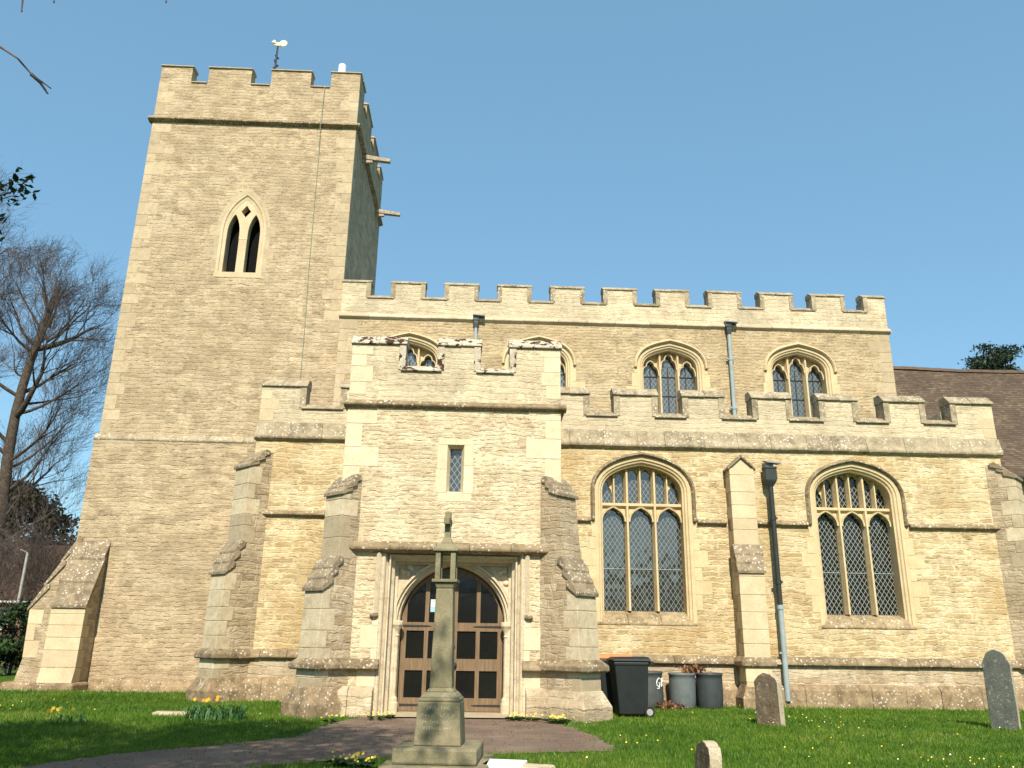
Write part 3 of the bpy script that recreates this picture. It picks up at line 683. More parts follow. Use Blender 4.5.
# ---- window builder for the traceried windows
def trac_window(name, fr, cx, hw, zs, zsp, za, glass, mull, kind, label, hoodv, depth=.44, ak={}):
    ln = arch_line(cx, hw, zs, zsp, za, **ak)
    lnj = [(ln[0][0], zs-(.3 if kind == 'a' else 0))] + ln[1:-1] + [(ln[-1][0], zs-(.3 if kind == 'a' else 0))]
    m = MB(); loft(m, fr, lnj, [(.20, .004), (.115, -.004), (.10, -.035), (.055, -.05), (.035, -.09), (.0, -.11), (.0, -depth-.06)])
    wo = P(name, m, 'frame', label=label)
    # hood mould, running down to hoodv
    hl = [(ln[1][0], hoodv)] + ln[1:-1] + [(ln[-2][0], hoodv)]
    m = MB(); loft(m, fr, hl, [(.205, -.02), (.205, .05), (.235, .095), (.265, .09), (.305, .02), (.305, -.02)], True)
    P('hood_mould', m, 'frame' if kind == 'n' else 'string', wo)
    # dressed jamb stones outside the frame
    m = MB(); z = zs+.02; i = 0
    while z < zsp-.05:
        hh = min(random.uniform(.26, .42), zsp-z)
        for sg in (-1, 1):
            if z+hh > hoodv-.1: ww = .085
            else: ww = (.36 if i % 2 else .16)*random.uniform(.85, 1.15)
            u = cx+sg*(hw+.20); poly_ex(m, fr, rect(*sorted((u, u+sg*ww)), z+.004, z+hh-.004), (), -.05, .007+random.uniform(0, .003))
        z += hh; i += 1
    P('jamb_stones', m, 'frame', wo, bevel=.004)
    # glass
    m = MB(); poly_ex(m, fr, ln, (), -depth-.04, -depth); P('glass', m, glass, wo)
    # mullions
    for u in mull:
        m = MB(); zt = arch_z(ln, u)-.005; w2 = .058
        m.sweep([[fr.p(u+a, zz, d) for a, d in ((-w2, -depth-.005), (-w2, -depth+.06), (-.022, -.21), (.022, -.21), (w2, -depth+.06), (w2, -depth-.005))] for zz in (zs, zt)], closed=True)
        P('mullion', m, 'frame', wo)
    e = [cx-hw] + list(mull) + [cx+hw]
    m = MB()
    if kind == 'a':
        zt = zsp-.36 if False else 4.57
        # transom and lower heads
        m.sweep([[fr.p(u, v, d) for v, d in ((zt-.05, -depth-.005), (zt-.05, -.26), (zt-.02, -.22), (zt+.03, -.22), (zt+.05, -.26), (zt+.05, -depth-.005))] for u in (cx-hw, cx+hw)], closed=True)
        for a, b in zip(e[:-1], e[1:]):
            a2, b2 = a+(.05 if a != e[0] else .0), b-(.05 if b != e[-1] else .0)
            hd = cusped(a2+.02, b2-.02, zt-.40, .34)
            poly_ex(m, fr, [(a2, zt-.40), (a2, zt-.045), (b2, zt-.045), (b2, zt-.40)] + list(reversed(hd)), (), -depth+.01, -.30)
            plain_head = [(p[0], p[1]) for p in cusped(a2+.02, b2-.02, zt-.40, .34, cusp=0)]
            loft(m, fr, plain_head, [(0, -.31), (0, -.245), (.035, -.235), (.05, -.31)], True)
        # upper sub-mullions and small heads
        subs = []
        for a, b in zip(e[:-1], e[1:]):
            u = (a+b)/2; subs.append(u); w2 = .04
            m.sweep([[fr.p(u+q, zz, d) for q, d in ((-w2, -depth-.005), (-w2, -depth+.05), (-.014, -.25), (.014, -.25), (w2, -depth+.05), (w2, -depth-.005))] for zz in (zt, arch_z(ln, u)-.01)], closed=True)
        ee = sorted(e+subs)
        for a, b in zip(ee[:-1], ee[1:]):
            a2, b2 = a+(.035 if a != ee[0] else .003), b-(.035 if b != ee[-1] else .003)
            c = (a2+b2)/2; lo = min(arch_z(ln, a2), arch_z(ln, b2)); zc = arch_z(ln, c)
            z0 = min(lo, zc)-.17
            if z0 < zt+.1: z0 = zt+.12
            hd = cusped(a2, b2, z0, zc-z0-.025, n=6, cusp=.22)
            seg = [(a2, arch_z(ln, a2))] + [p for p in ln if a2 < p[0] < b2] + [(b2, arch_z(ln, b2))]
            poly_ex(m, fr, [(a2-.002, z0)] + seg + [(b2+.002, z0)] + list(reversed(hd)), (), -depth+.01, -.385)
    else:
        z0 = zsp-.08
        heads = []
        for i, (a, b) in enumerate(zip(e[:-1], e[1:])):
            a2, b2 = a+(.05 if i else .02), b-(.05 if i < len(e)-2 else .02)
            mid = (i == 1); zc = arch_z(ln, (a2+b2)/2)
            base = z0+(.10 if mid else -.10)
            hd = cusped(a2, b2, base, (zc-base-(.10 if mid else .14)), n=8, cusp=.24)
            heads.append([(a2, z0-.12)] + hd + [(b2, z0-.12)])
            loft(m, fr, cusped(a2, b2, base, (zc-base-(.10 if mid else .14)), n=8, cusp=.24), [(0, -.34), (0, -.245), (.028, -.235), (.045, -.34)], True)
        seg = [p for p in ln if p[1] >= zsp-.001]
        lower = [q for h in reversed(heads) for q in reversed(h)]
        poly_ex(m, fr, [(e[0], z0-.12)] + seg + [(e[-1], z0-.12)] + lower, (), -depth+.01, -.375)
    P('tracery', m, 'frame', wo)
    # saddle bars
    m = MB()
    if kind == 'a':
        m.tube([fr.p(cx-hw, 3.05, -depth+.012), fr.p(cx+hw, 3.05, -depth+.012)], .009, 6)
        P('saddle_bar', m, 'pipe_grey', wo)
    else:
        for zz in (7.75, 8.35, 8.95): m.tube([fr.p(cx-hw, zz, -depth+.012), fr.p(cx+hw, zz, -depth+.012)], .014, 6)
        for a, b in zip(e[:-1], e[1:]): m.tube([fr.p((a+b)/2, zs, -depth+.014), fr.p((a+b)/2, zsp+.15, -depth+.014)], .014, 6)
        P('saddle_bar', m, 'iron', wo)
    hole = offs(ln, .20); zb_ = zs-.33 if kind == 'a' else zs; hole[0] = (hole[0][0], zb_); hole[-1] = (hole[-1][0], zb_)
    return wo, hole
def sill(fr, wo, a, b, zt, zb, d=.10):
    m = MB(); bar(m, fr, [(-.50, zt-.003), (-.50, zb), (d, zb), (d, zb+.04), (-.10, zt-.10), (-.40, zt-.003)], a, b, .8, .004); P('sill', m, 'sill', wo, bevel=.012)

# ---- nave (clerestory)
FN = F((0, NAVE_Y, 0), (1, 0, 0), (0, -1, 0)); NX0, NX1 = -4.3, 12.2
nak = dict(k1=.62, k2=.62, slope=.22)
nholes = []
for cx, lab in ((-2.22, 'clerestory window mostly hidden behind the porch battlements'), (1.6, 'clerestory window cut off by the porch corner'), (5.50, 'clerestory window left of the grey upper drainpipe'), (9.37, 'clerestory window right of the grey upper drainpipe')):
    wo, h = trac_window('clerestory_window', FN, cx, .80, 7.2, 9.12, 9.70, 'glass_n', (cx-.27, cx+.27), 'n', lab, 9.10, .44, nak); nholes.append(h); sill(FN, wo, cx-1.0, cx+1.0, 7.2, 7.0, .04)
m = MB(); poly_ex(m, FN, rect(NX0, NX1, 0, 10.45), nholes, -.5, 0); FNE = F((NX1, NAVE_Y, 0), (0, 1, 0), (1, 0, 0)); poly_ex(m, FNE, rect(.502, 8.4, 0, 10.45), (), -.5, 0)
FNN = F((0, NAVE_Y+8.9, 0), (1, 0, 0), (0, 1, 0)); poly_ex(m, FNN, rect(NX0, NX1, 0, 10.45), (), -.5, 0)
nave = P('nave_wall', m, 'nave')
nm = [(NX0, -3.47)] + [(-2.84+i*1.598, -2.84+i*1.598+(1.0 if i < 9 else .66)) for i in range(10)]
m = MB(); poly_ex(m, FN, merl_poly(NX0, NX1, 10.45, 11.05, 11.55, nm), (), -.4, 0)
ne = [(.402, .95)] + [(1.55+i*1.6, 2.55+i*1.6) for i in range(4)]
poly_ex(m, FNE, merl_poly(.402, 8.5, 10.45, 11.05, 11.55, ne), (), -.4, 0); poly_ex(m, FNN, merl_poly(NX0, NX1, 10.45, 11.05, 11.55, nm), (), -.4, 0)
P('parapet', m, 'parapet', nave)
m = MB(); copings(m, FN, NX0, NX1, 11.05, 11.55, nm, .16, .035, .42, .12); copings(m, FNE, .402, 8.5, 11.05, 11.55, ne, .16, .035, .42, .12); copings(m, FNN, NX0, NX1, 11.05, 11.55, nm, .16, .035, .42, 0)
P('coping', m, 'coping', nave, bevel=.01)
m = MB(); bar(m, FN, STR(10.40, .14, .09), NX0-.03, NX1+.05, .9); bar(m, FNE, STR(10.40, .15, .12), 0, 8.4, .9); P('string_course', m, 'ashlar_grey', nave, bevel=.008)
m = MB(); quoins(m, FN, NX1, -1, 6.8, 10.35, (.26, .42), .62, .34, .006, (FNE, 0, 1)); quoins(m, FN, NX0, 1, 6.6, 10.35, (.3, .45), .6, .3, .006); P('quoins', m, 'ashlar_tower', nave, bevel=.006)
m = MB(); m.add([FN.p(NX0+.3, 10.6, -.38), FN.p(NX1-.3, 10.6, -.38), FN.p(NX1-.3, 11.0, -4.4), FN.p(NX0+.3, 11.0, -4.4), FN.p(NX1-.3, 10.6, -8.5), FN.p(NX0+.3, 10.6, -8.5)], [(0, 1, 2, 3), (3, 2, 4, 5)]); P('roof', m, 'lead', nave)

# ---- south aisle
FA = F((0, AISLE_Y, 0), (1, 0, 0), (0, -1, 0)); AX0, AX1 = -5.5, 13.02
FAE = F((AX1, AISLE_Y, 0), (0, 1, 0), (1, 0, 0)); FAW = F((AX0, AISLE_Y, 0), (0, 1, 0), (-1, 0, 0))
aak = dict(k1=.56, k2=.60, slope=.16)
a1, h1 = trac_window('aisle_window', FA, 3.94, .98, 2.07, 4.88, 5.55, 'glass_a', (3.59, 4.27), 'a', 'wide aisle window reflecting pale sky, behind the bins', 4.16, .44, aak)
a2, h2 = trac_window('aisle_window', FA, 9.19, .94, 2.07, 4.86, 5.50, 'glass_dark_refl', (8.86, 9.52), 'a', 'dark aisle window right of the black drainpipe', 4.16, .44, aak)
sill(FA, a1, 2.765, 5.115, 2.07, 1.745, .02); sill(FA, a2, 8.055, 10.325, 2.07, 1.745, .02)
m = MB(); poly_ex(m, FA, rect(AX0, AX1, .95, 6.02), [h1, h2], -.5, 0); poly_ex(m, FAE, rect(.502, 3.0, .95, 6.02), (), -.5, 0); poly_ex(m, FAW, rect(.502, 3.2, .95, 6.02), (), -.5, 0)
aisle = P('aisle_wall', m, 'aisle')
m = MB(); poly_ex(m, FA, rect(AX0-.05, AX1+.05, 0, .95), (), -.5, .05); poly_ex(m, FAE, rect(.502, 3.0, 0, .95), (), -.5, .05); poly_ex(m, FAW, rect(.502, 3.2, 0, .95), (), -.5, .05)
P('base_wall', m, 'plinthwall', aisle)
PST = [(.0, .90), (.13, .90), (.16, .925), (.155, .965), (.06, 1.075), (0, 1.10), (-.05, 1.10), (-.05, .90)]
PLO = [(.0, -.05), (.20, -.05), (.19, .38), (.15, .45), (.05, .51), (0, .51)]
m = MB()
for a, b in ((AX0-.1, -2.9), (1.7, 5.92), (6.62, AX1+.1)): bar(m, FA, PST, a, b, .7, .01)
bar(m, FAE, PST, 0, 3, .7); bar(m, FAW, PST, 0, 3.2, .7); P('plinth_string', m, 'string', aisle, bevel=.012)
m = MB()
for a, b in ((AX0-.12, -2.9), (1.7, 5.92), (6.62, AX1+.12)): bar(m, FA, PLO, a, b, .8, .012)
bar(m, FAE, PLO, 0, 3, .7); bar(m, FAW, PLO, 0, 3.2, .7); P('plinth', m, 'plinth', aisle, bevel=.015)
MST = [(0, 4.08), (.05, 4.10), (.10, 4.125), (.10, 4.155), (.02, 4.23), (-.05, 4.23), (-.05, 4.08)]
m = MB()
for a, b in ((-5.25, -2.9), (1.7, 2.66), (5.23, 5.95), (6.6, 7.95), (10.44, 12.75)): bar(m, FA, MST, a, b, .7, .007)
P('string_course', m, 'string', aisle, bevel=.008)
am = [(AX0, -4.41), (-3.54, -2.5), (-1.86, -.82), (-.15, .92), (1.58, 2.65), (3.29, 4.38), (5.03, 6.08), (6.81, 7.8), (8.53, 9.51), (10.2, 11.25), (11.93, AX1)]
m = MB(); poly_ex(m, FA, merl_poly(AX0, AX1, 6.02, 6.74, 7.31, am), (), -.4, 0)
ae = [(.402, .95), (1.6, 2.65)]; poly_ex(m, FAE, merl_poly(.402, 3.0, 6.02, 6.74, 7.31, ae), (), -.4, 0); poly_ex(m, FAW, merl_poly(.402, 3.2, 6.02, 6.74, 7.31, ae), (), -.4, 0)
P('parapet', m, 'parapet', aisle)
m = MB(); copings(m, FA, AX0, AX1, 6.74, 7.31, am, .24, .06, .43, .14); copings(m, FAE, .402, 3.0, 6.74, 7.31, ae, .24, .06, .43, .14); copings(m, FAW, .402, 3.2, 6.74, 7.31, ae, .24, .06, .43, .14)
P('coping', m, 'coping', aisle, bevel=.012)
AST = [(0, 5.93), (.06, 5.95), (.10, 5.98), (.11, 6.01), (.11, 6.04), (.06, 6.16), (.012, 6.40), (-.05, 6.40), (-.05, 5.93)]
m = MB(); bar(m, FA, AST, AX0-.04, AX1+.05, .85, .007); bar(m, FAE, AST, 0, 3, .85); bar(m, FAW, AST, 0, 3.2, .85); P('cornice', m, 'coping', aisle, bevel=.01)
m = MB(); quoins(m, FA, AX1, -1, 6.42, 7.2, (.25, .3), .4, .3, .004); quoins(m, FA, AX0, 1, 6.42, 7.2, (.25, .35), .5, .3, .004); P('quoins', m, 'ashlar', aisle, bevel=.006)
m = MB(); m.add([(AX0+.3, AISLE_Y+.38, 6.2), (AX1-.3, AISLE_Y+.38, 6.2), (AX1-.3, NAVE_Y, 6.75), (AX0+.3, NAVE_Y, 6.75)], [(0, 1, 2, 3)]); P('roof', m, 'lead', aisle)

# ---- porch
FP = F((0, PORCH_Y, 0), (1, 0, 0), (0, -1, 0)); PX0, PX1 = -2.77, 1.6
FPE = F((PX1, PORCH_Y, 0), (0, 1, 0), (1, 0, 0)); FPW = F((PX0, PORCH_Y, 0), (0, 1, 0), (-1, 0, 0))
DC = -.5; DX0, DX1, DZ = -1.87, .87, 2.97
slit = rect(-.70, -.36, 4.15, 5.13)
m = MB(); poly_ex(m, FP, [(PX0, 0), (DX0, 0), (DX0, DZ), (DX1, DZ), (DX1, 0), (PX1, 0), (PX1, 5.92), (PX0, 5.92)], [slit], -.5, 0)
poly_ex(m, FPE, rect(.502, 3.4, 0, 5.92), (), -.5, 0); poly_ex(m, FPW, rect(.502, 3.4, 0, 5.92), (), -.5, 0)
porch = P('porch_wall', m, 'porch')
pm = [(PX0, -1.66), (-.97, -.09), (.54, PX1)]
m = MB(); poly_ex(m, FP, merl_poly(PX0, PX1, 5.92, 6.68, 7.26, pm), (), -.4, 0)
pe = [(.402, 1.0), (1.6, 2.7)]; poly_ex(m, FPE, merl_poly(.402, 3.4, 5.92, 6.68, 7.26, pe), (), -.4, 0); poly_ex(m, FPW, merl_poly(.402, 3.4, 5.92, 6.68, 7.26, pe), (), -.4, 0)
P('parapet', m, 'parapet', porch)
m = MB(); copings(m, FP, PX0, PX1, 6.68, 7.26, pm, .24, .055, .43, .13); copings(m, FPE, .402, 3.4, 6.68, 7.26, pe, .24, .055, .43, .13); copings(m, FPW, .402, 3.4, 6.68, 7.26, pe, .24, .055, .43, .13)
P('coping', m, 'coping_moss', porch, bevel=.012)
m = MB(); PS = [(0, 5.87), (.06, 5.89), (.10, 5.91), (.11, 5.935), (.11, 5.95), (.05, 6.02), (.01, 6.04), (-.05, 6.04), (-.05, 5.87)]
bar(m, FP, PS, PX0-.08, PX1+.12, .8, .007); bar(m, FPE, PS, 0, 3.4, .8); bar(m, FPW, PS, 0, 3.4, .8); P('cornice', m, 'string', porch, bevel=.008)
m = MB(); quoins(m, FP, PX0, 1, 4.3, 5.8, (.32, .5), .62, .3, .006, (FPW, 0, 1)); quoins(m, FP, PX1, -1, 4.4, 5.8, (.32, .5), .62, .3, .006, (FPE, 0, 1)); quoins(m, FP, PX0, 1, 6.15, 7.18, (.25, .4), .42, .3, .005); quoins(m, FP, PX1, -1, 6.15, 7.18, (.25, .4), .42, .3, .005)
P('quoins', m, 'ashlar_pale', porch, bevel=.006)
m = MB(); m.add([(PX0+.3, PORCH_Y+.38, 6.1), (PX1-.3, PORCH_Y+.38, 6.1), (PX1-.3, AISLE_Y, 6.3), (PX0+.3, AISLE_Y, 6.3)], [(0, 1, 2, 3)]); P('roof', m, 'lead', porch)
# slit window
m = MB(); ins = [(-.53+(u+.53)*.66, 4.64+(v-4.64)*.90) for u, v in slit]
rg = [[FP.p(u, v, .004) for u, v in slit+slit[:1]], [FP.p(u, v, -.14) for u, v in ins+ins[:1]], [FP.p(u, v, -.25) for u, v in ins+ins[:1]]]; m.sweep(rg)
sl = P('slit_window', m, 'ashlar_pale', label='narrow leaded slit window above the porch door')
m = MB()
for u0, u1, v0, v1 in ((-.92, -.70, 4.15, 4.62), (-.90, -.70, 4.63, 5.13), (-.36, -.17, 4.15, 4.70), (-.36, -.18, 4.71, 5.13), (-.88, -.53, 5.135, 5.26), (-.525, -.2, 5.135, 5.26), (-.86, -.2, 3.98, 4.145)): poly_ex(m, FP, rect(u0, u1, v0, v1), (), -.04, .007)
P('surround', m, 'ashlar_pale', sl, bevel=.004)
m = MB(); poly_ex(m, FP, ins, (), -.24, -.2); P('glass', m, 'glass_a', sl)
# plinths of the porch wall beside the door
PPS = [(0, .80), (.14, .80), (.18, .83), (.17, .88), (.06, .99), (0, 1.0), (-.05, 1.0), (-.05, .80)]
PPL = [(0, -.05), (.26, -.05), (.24, .36), (.20, .44), (.06, .52), (0, .52)]
m = MB(); bar(m, FP, PPS, PX0-.1, DX0+.05, .6, .012); bar(m, FP, PPS, DX1-.02, PX1+.1, .6, .012); P('plinth_string', m, 'string', porch, bevel=.015)
m = MB(); bar(m, FP, PPL, PX0-.1, DX0-.02, .5, .012); bar(m, FP, PPL, DX1+.05, PX1+.1, .5, .012); P('plinth', m, 'plinthwall', porch, bevel=.02)
# doorway
dl = arch_line(DC, 1.02, 0, 1.66, 2.78, k1=.58, k2=.52, slope=.18, n=16)
m = MB()
sq = [(DC-1.12, 0), (DC-1.12, 2.80), (DC+1.12, 2.80), (DC+1.12, 0)]       # inner square order, at the spandrel plane
loft(m, FP, sq, [(.25, .008), (.215, .02), (.19, -.01), (.185, -.08), (.14, -.12), (.125, -.05), (.095, -.05), (.08, -.20), (.03, -.24), (.02, -.38), (-.03, -.38), (-.03, -.46)])
dw = P('doorway', m, 'frame_door', label='carved square-headed stone doorway with round arch')
m = MB(); ap = offs(dl, .16); ap[0] = (ap[0][0], 0); ap[-1] = (ap[-1][0], 0)
outer = [(DC-1.16, 0), (DC-1.16, 2.84), (DC+1.16, 2.84), (DC+1.16, 0)] + list(reversed(ap))
poly_ex(m, FP, outer, (), -.7, -.45); P('spandrel', m, 'frame_door', dw)
m = MB(); loft(m, FP, dl, [(.165, -.445), (.15, -.37), (.115, -.37), (.10, -.44), (.06, -.43), (.045, -.51), (.015, -.52), (0, -.59), (0, -.80)]); P('arch_moulding', m, 'frame_door', dw)
m = MB()
for sg in (-1, 1):
    for k in range(16):
        u = DC+sg*random.uniform(.82, 1.07); v = random.uniform(2.30, 2.74)
        if (u-DC)**2+(v-1.66)**2 < 1.30**2: continue
        r = random.uniform(.03, .06); ell(m, FP.p(u, v, -.44), (r*1.2, r*.7, r), 7)
P('carved_foliage', m, 'ashlar_pale', dw, smooth=True)
for sg in (-1, 1):
    u = DC+sg*1.075; c = FP.p(u, 0, -.45); m = MB()
    m.lathe([(.10, 0), (.10, .20), (.085, .22), (.085, .28), (.055, .32), (.05, .36), (.05, 1.40), (.065, 1.42), (.05, 1.45), (.06, 1.5), (.10, 1.58), (.125, 1.62), (.125, 1.68), (.09, 1.70)], (c.x, c.y, 0), 12); P('colonnette', m, 'frame_door', dw, smooth=False)
# label over the door with its drops and stops
LST = [(0, 2.95), (.08, 2.97), (.15, 3.0), (.16, 3.03), (.16, 3.06), (.07, 3.16), (0, 3.17), (-.05, 3.17), (-.05, 2.95)]
m = MB(); bar(m, FP, LST, -2.52, 1.5, .75, .01)
P('label_mould', m, 'string', dw, bevel=.01)
m = MB()
for sg in (-1, 1):
    u = DC+sg*1.44; m.sweep([[FP.p(u+a, z, d) for a, d in ((-.045, -.02), (-.045, .05), (0, .09), (.045, .05), (.045, -.02))] for z in (1.82, 2.95)], closed=True)
P('label_drop', m, 'frame_door', dw)
m = MB()
for sg in (-1, 1): ell(m, FP.p(DC+sg*1.47, 1.78, .04), (.085, .06, .05), 10)
P('label_stop', m, 'cap', dw, smooth=True)
m = MB(); z = 0; i = 0
while z < 2.9:
    hh = random.uniform(.3, .5); hh = min(hh, 2.93-z)
    for sg in (-1, 1):
        u = DC+sg*1.385; ww = (.34 if i % 2 else .12)*random.uniform(.8, 1.1)
        if z > 1.8: ww = .05
        poly_ex(m, FP, rect(*sorted((u, u+sg*ww)), z+.005, z+hh-.005), (), -.05, .008)
    z += hh; i += 1
P('jamb_stones', m, 'ashlar_pale', dw, bevel=.005)
# door leaves
FD = F((0, PORCH_Y+.69, 0), (1, 0, 0), (0, -1, 0))
def dz(u): return arch_z(offs(dl, -.02), u)
for sg in (-1, 1):
    a, b = sorted((DC+sg*.006, DC+sg*1.0)); n = 14
    topl = [(a+(b-a)*i/n) for i in range(n+1)]
    outer = [(a, .04)] + [(u, min(dz(max(min(u, DC+.985), DC-.985)), 2.76)) for u in topl] + [(b, .04)]
    holes = []; cols2 = [(DC+sg*q0, DC+sg*q1) for q0, q1 in ((.10, .47), (.55, .90))]
    for q0, q1 in cols2:
        q0, q1 = sorted((q0, q1))
        holes.append(rect(q0, q1, .28, .78)); holes.append(rect(q0, q1, 1.0, 1.52))
        us = [q0+(q1-q0)*i/6 for i in range(7)]
        holes.append([(q0, 1.68)] + [(u, dz(u)-.09) for u in us] + [(q1, 1.68)])
    m = MB(); poly_ex(m, FD, outer, holes, -.06, 0); lf = P('door', m, 'wood', label=('left' if sg < 0 else 'right')+' glazed oak door leaf of the porch')
    m = MB(); poly_ex(m, FD, [(a+.02, .06)] + [(u, min(dz(max(min(u, DC+.97), DC-.97)), 2.74)-.03) for u in topl] + [(b-.02, .06)], (), -.05, -.035); P('pane', m, 'pane', lf)
    m = MB()
    for zz in (1.61, .15): u0 = DC+sg*.97; poly_ex(m, FD, [(u0, zz-.02), (u0-sg*.5, zz-.012), (u0-sg*.56, zz), (u0-sg*.5, zz+.012), (u0, zz+.02)], (), -.002, .012)
    P('hinge', m, 'iron', lf)
    if sg > 0:
        m = MB(); ell(m, FD.p(DC+.07, .88, .04), (.045, .04, .055), 10); ell(m, FD.p(DC+.05, 1.22, .02), (.02, .02, .03), 8); P('door_handle', m, 'iron', lf, smooth=True)
    else:
        for mat, v0, v1, d in (('paper', 1.88, 2.12, .001), ('paper_b', 1.885, 1.985, .0035), ('paper_g', 2.065, 2.115, .0035)):
            m = MB(); poly_ex(m, FD, rect(-.945, -.79, v0, v1) if mat == 'paper' else rect(-.94, -.795, v0, v1), (), -.031, -.028+d); P('notice', m, mat, lf)
m = MB(); poly_ex(m, FP, rect(DC-1.3, DC+1.3, -.02, 3.0), (), -1.0, -.9); P('porch_shade_backing', m, 'black')  # near-black sheet stands in for the darkness behind the doors

# ---- buttresses
def buttress(corner, dirv, wd, stages, caps, strings=(), label=None, gable=None, facing='ashlar_grey', body='buttrubble', inside=.7, quoin_mat='ashlar'):
    """stages: outline [(p, z)...] from the foot of the front upwards; caps: index pairs of the sloping offsets"""
    d = Vector((dirv[0], dirv[1], 0)).normalized(); lat = Vector((-d.y, d.x, 0))
    fr = F((corner[0], corner[1], 0), d, lat)
    m = MB(); poly_ex(m, fr, [(-inside, 0)] + list(stages) + [(-inside, stages[-1][1])], (), -wd/2, wd/2)
    b = P('buttress', m, body, label=label)
    # dressed facing blocks on the front, alternating along both sides
    m = MB()
    for (p0, z0), (p1, z1) in zip(stages[:-1], stages[1:]):
        if abs(p1-p0) > .12 or z1-z0 < .25: continue
        z = z0; i = 0
        while z < z1-.08:
            hh = min(random.uniform(.26, .44), z1-z)
            if z1-z-hh < .1: hh = z1-z
            f0, f1 = (z-z0)/(z1-z0), (z+hh-z0)/(z1-z0); q0, q1 = p0+(p1-p0)*f0, p0+(p1-p0)*f1
            back = (.20 if i % 2 else .34)*random.uniform(.85, 1.15); e = .006+random.uniform(0, .004)
            poly_ex(m, fr, [(min(q0, q1)-back, z+.005), (q0+e, z+.005), (q1+e, z+hh-.005), (min(q0, q1)-back, z+hh-.005)], (), -wd/2-e, wd/2+e)
            z += hh; i += 1
    P('facing', m, facing, b, bevel=.01)
    m = MB()
    for i in caps:
        (p0, z0), (p1, z1) = stages[i], stages[i+1]; n = 3 if z1-z0 > .3 else 2
        for k in range(n):   # overlapping weathering slabs
            t0, t1 = k/n, (k+1)/n; a0, a1 = p0+(p1-p0)*t0, p0+(p1-p0)*t1; c0, c1 = z0+(z1-z0)*t0, z0+(z1-z0)*t1
            ww = wd/2+.045+random.uniform(-.01, .01); lip = .07
            poly_ex(m, fr, [(a0+.05, c0-.04), (a0+.06, c0+.035), (a1+.012, c1+.055), (a1-.10, c1+.03), (a1-.10, c1-.06)], (), -ww, ww)
    if gable:
        pz, zt = gable
        m2 = MB(); m2.sweep([[fr.p(p, 0, l)+Vector((0, 0, z)) for l, z in ((-wd/2+.004, pz-.03), (0, zt-.06), (wd/2-.004, pz-.03))] for p in (-.1, stages[-1][0]-.012)], closed=True); P('gable', m2, facing, b)
        m.sweep([[fr.p(p, 0, l)+Vector((0, 0, z)) for l, z in ((-wd/2-.05, pz-.05), (-wd/2-.05, pz+.01), (0, zt), (wd/2+.05, pz+.01), (wd/2+.05, pz-.05), (0, zt-.09))] for p in (-.1, stages[-1][0]+.05)], closed=True)
    P('weathering', m, 'cap', b, bevel=.015)
    for (z0, z1, pp, out, mat) in strings:
        m = MB(); ww = wd/2+out
        m.sweep([[fr.p(p, z, l) for p, l in ((-inside+.1, -q), (pp+o2, -q), (pp+o2, q), (-inside+.1, q))] for z, q, o2 in ((z0, ww-.02, out-.02), (z0+.03, ww, out), (z0+(z1-z0)*.5, ww, out), (z1, wd/2+.01, .01))], closed=True)
        P('plinth' if z0 < .3 else 'plinth_string', m, mat, b, bevel=.015)
    return b
buttress((AX0, AISLE_Y), (-1, -1), .62, [(.62, 0), (.60, .95), (.58, 2.72), (.27, 3.42), (.27, 5.22), (-.12, 5.62)], (2, 4), ((-.05, .50, .62, .14, 'plinth'), (.88, 1.10, .60, .11, 'string')), 'diagonal buttress on the aisle corner beside the tower')
buttress((AX1, AISLE_Y), (1, -1), .62, [(.62, 0), (.60, .95), (.55, 2.6), (.30, 3.2), (.30, 5.35), (-.10, 5.72)], (2, 4), ((-.05, .50, .62, .14, 'plinth'), (.88, 1.10, .60, .11, 'string')), 'diagonal buttress on the far right aisle corner')
buttress((PX0, PORCH_Y), (-1, -1), .56, [(.50, 0), (.48, .85), (.44, 2.22), (.15, 2.80), (.14, 4.06), (-.14, 4.42)], (2, 4), ((-.05, .50, .52, .14, 'plinth'), (.80, 1.0, .48, .12, 'string')), 'diagonal buttress left of the porch door')
buttress((PX1, PORCH_Y), (1, -1), .58, [(.72, 0), (.68, .90), (.60, 2.2), (.27, 2.85), (.14, 4.12), (-.14, 4.46)], (2, 4), ((-.05, .50, .72, .14, 'plinthwall'), (.82, 1.04, .70, .12, 'string')), 'rough worn diagonal buttress right of the porch door')
buttress((6.28, AISLE_Y), (0, -1), .58, [(.66, 0), (.62, .95), (.60, 2.95), (.40, 3.55), (.40, 5.42)], (2,), ((-.05, .50, .62, .14, 'plinth'), (.88, 1.10, .60, .11, 'string')), 'gabled buttress between the two aisle windows', gable=(5.42, 5.76), facing='ashlar')
buttress((-10.42, TOWER_Y), (0, -1), .84, [(1.02, 0), (.98, .12), (.86, .55), (.84, 2.02), (.0, 3.88)], (3,), (), 'south buttress of the tower corner with long sloping cap', facing='ashlar')
buttress((TX0, TOWER_Y+.35), (-1, 0), .9, [(1.12, 0), (1.05, .12), (.92, .75), (.96, 1.95), (.0, 3.80)], (3,), (), 'west buttress of the tower corner sloping up in profile', facing='ashlar')
m = MB(); m.box(-10.95, -9.88, 21.68, 22.6, -.05, .20); m.box(-12.1, -10.6, 22.55, 23.7, -.05, .17)
P('plinth', m, 'plinth', tower, bevel=.06)

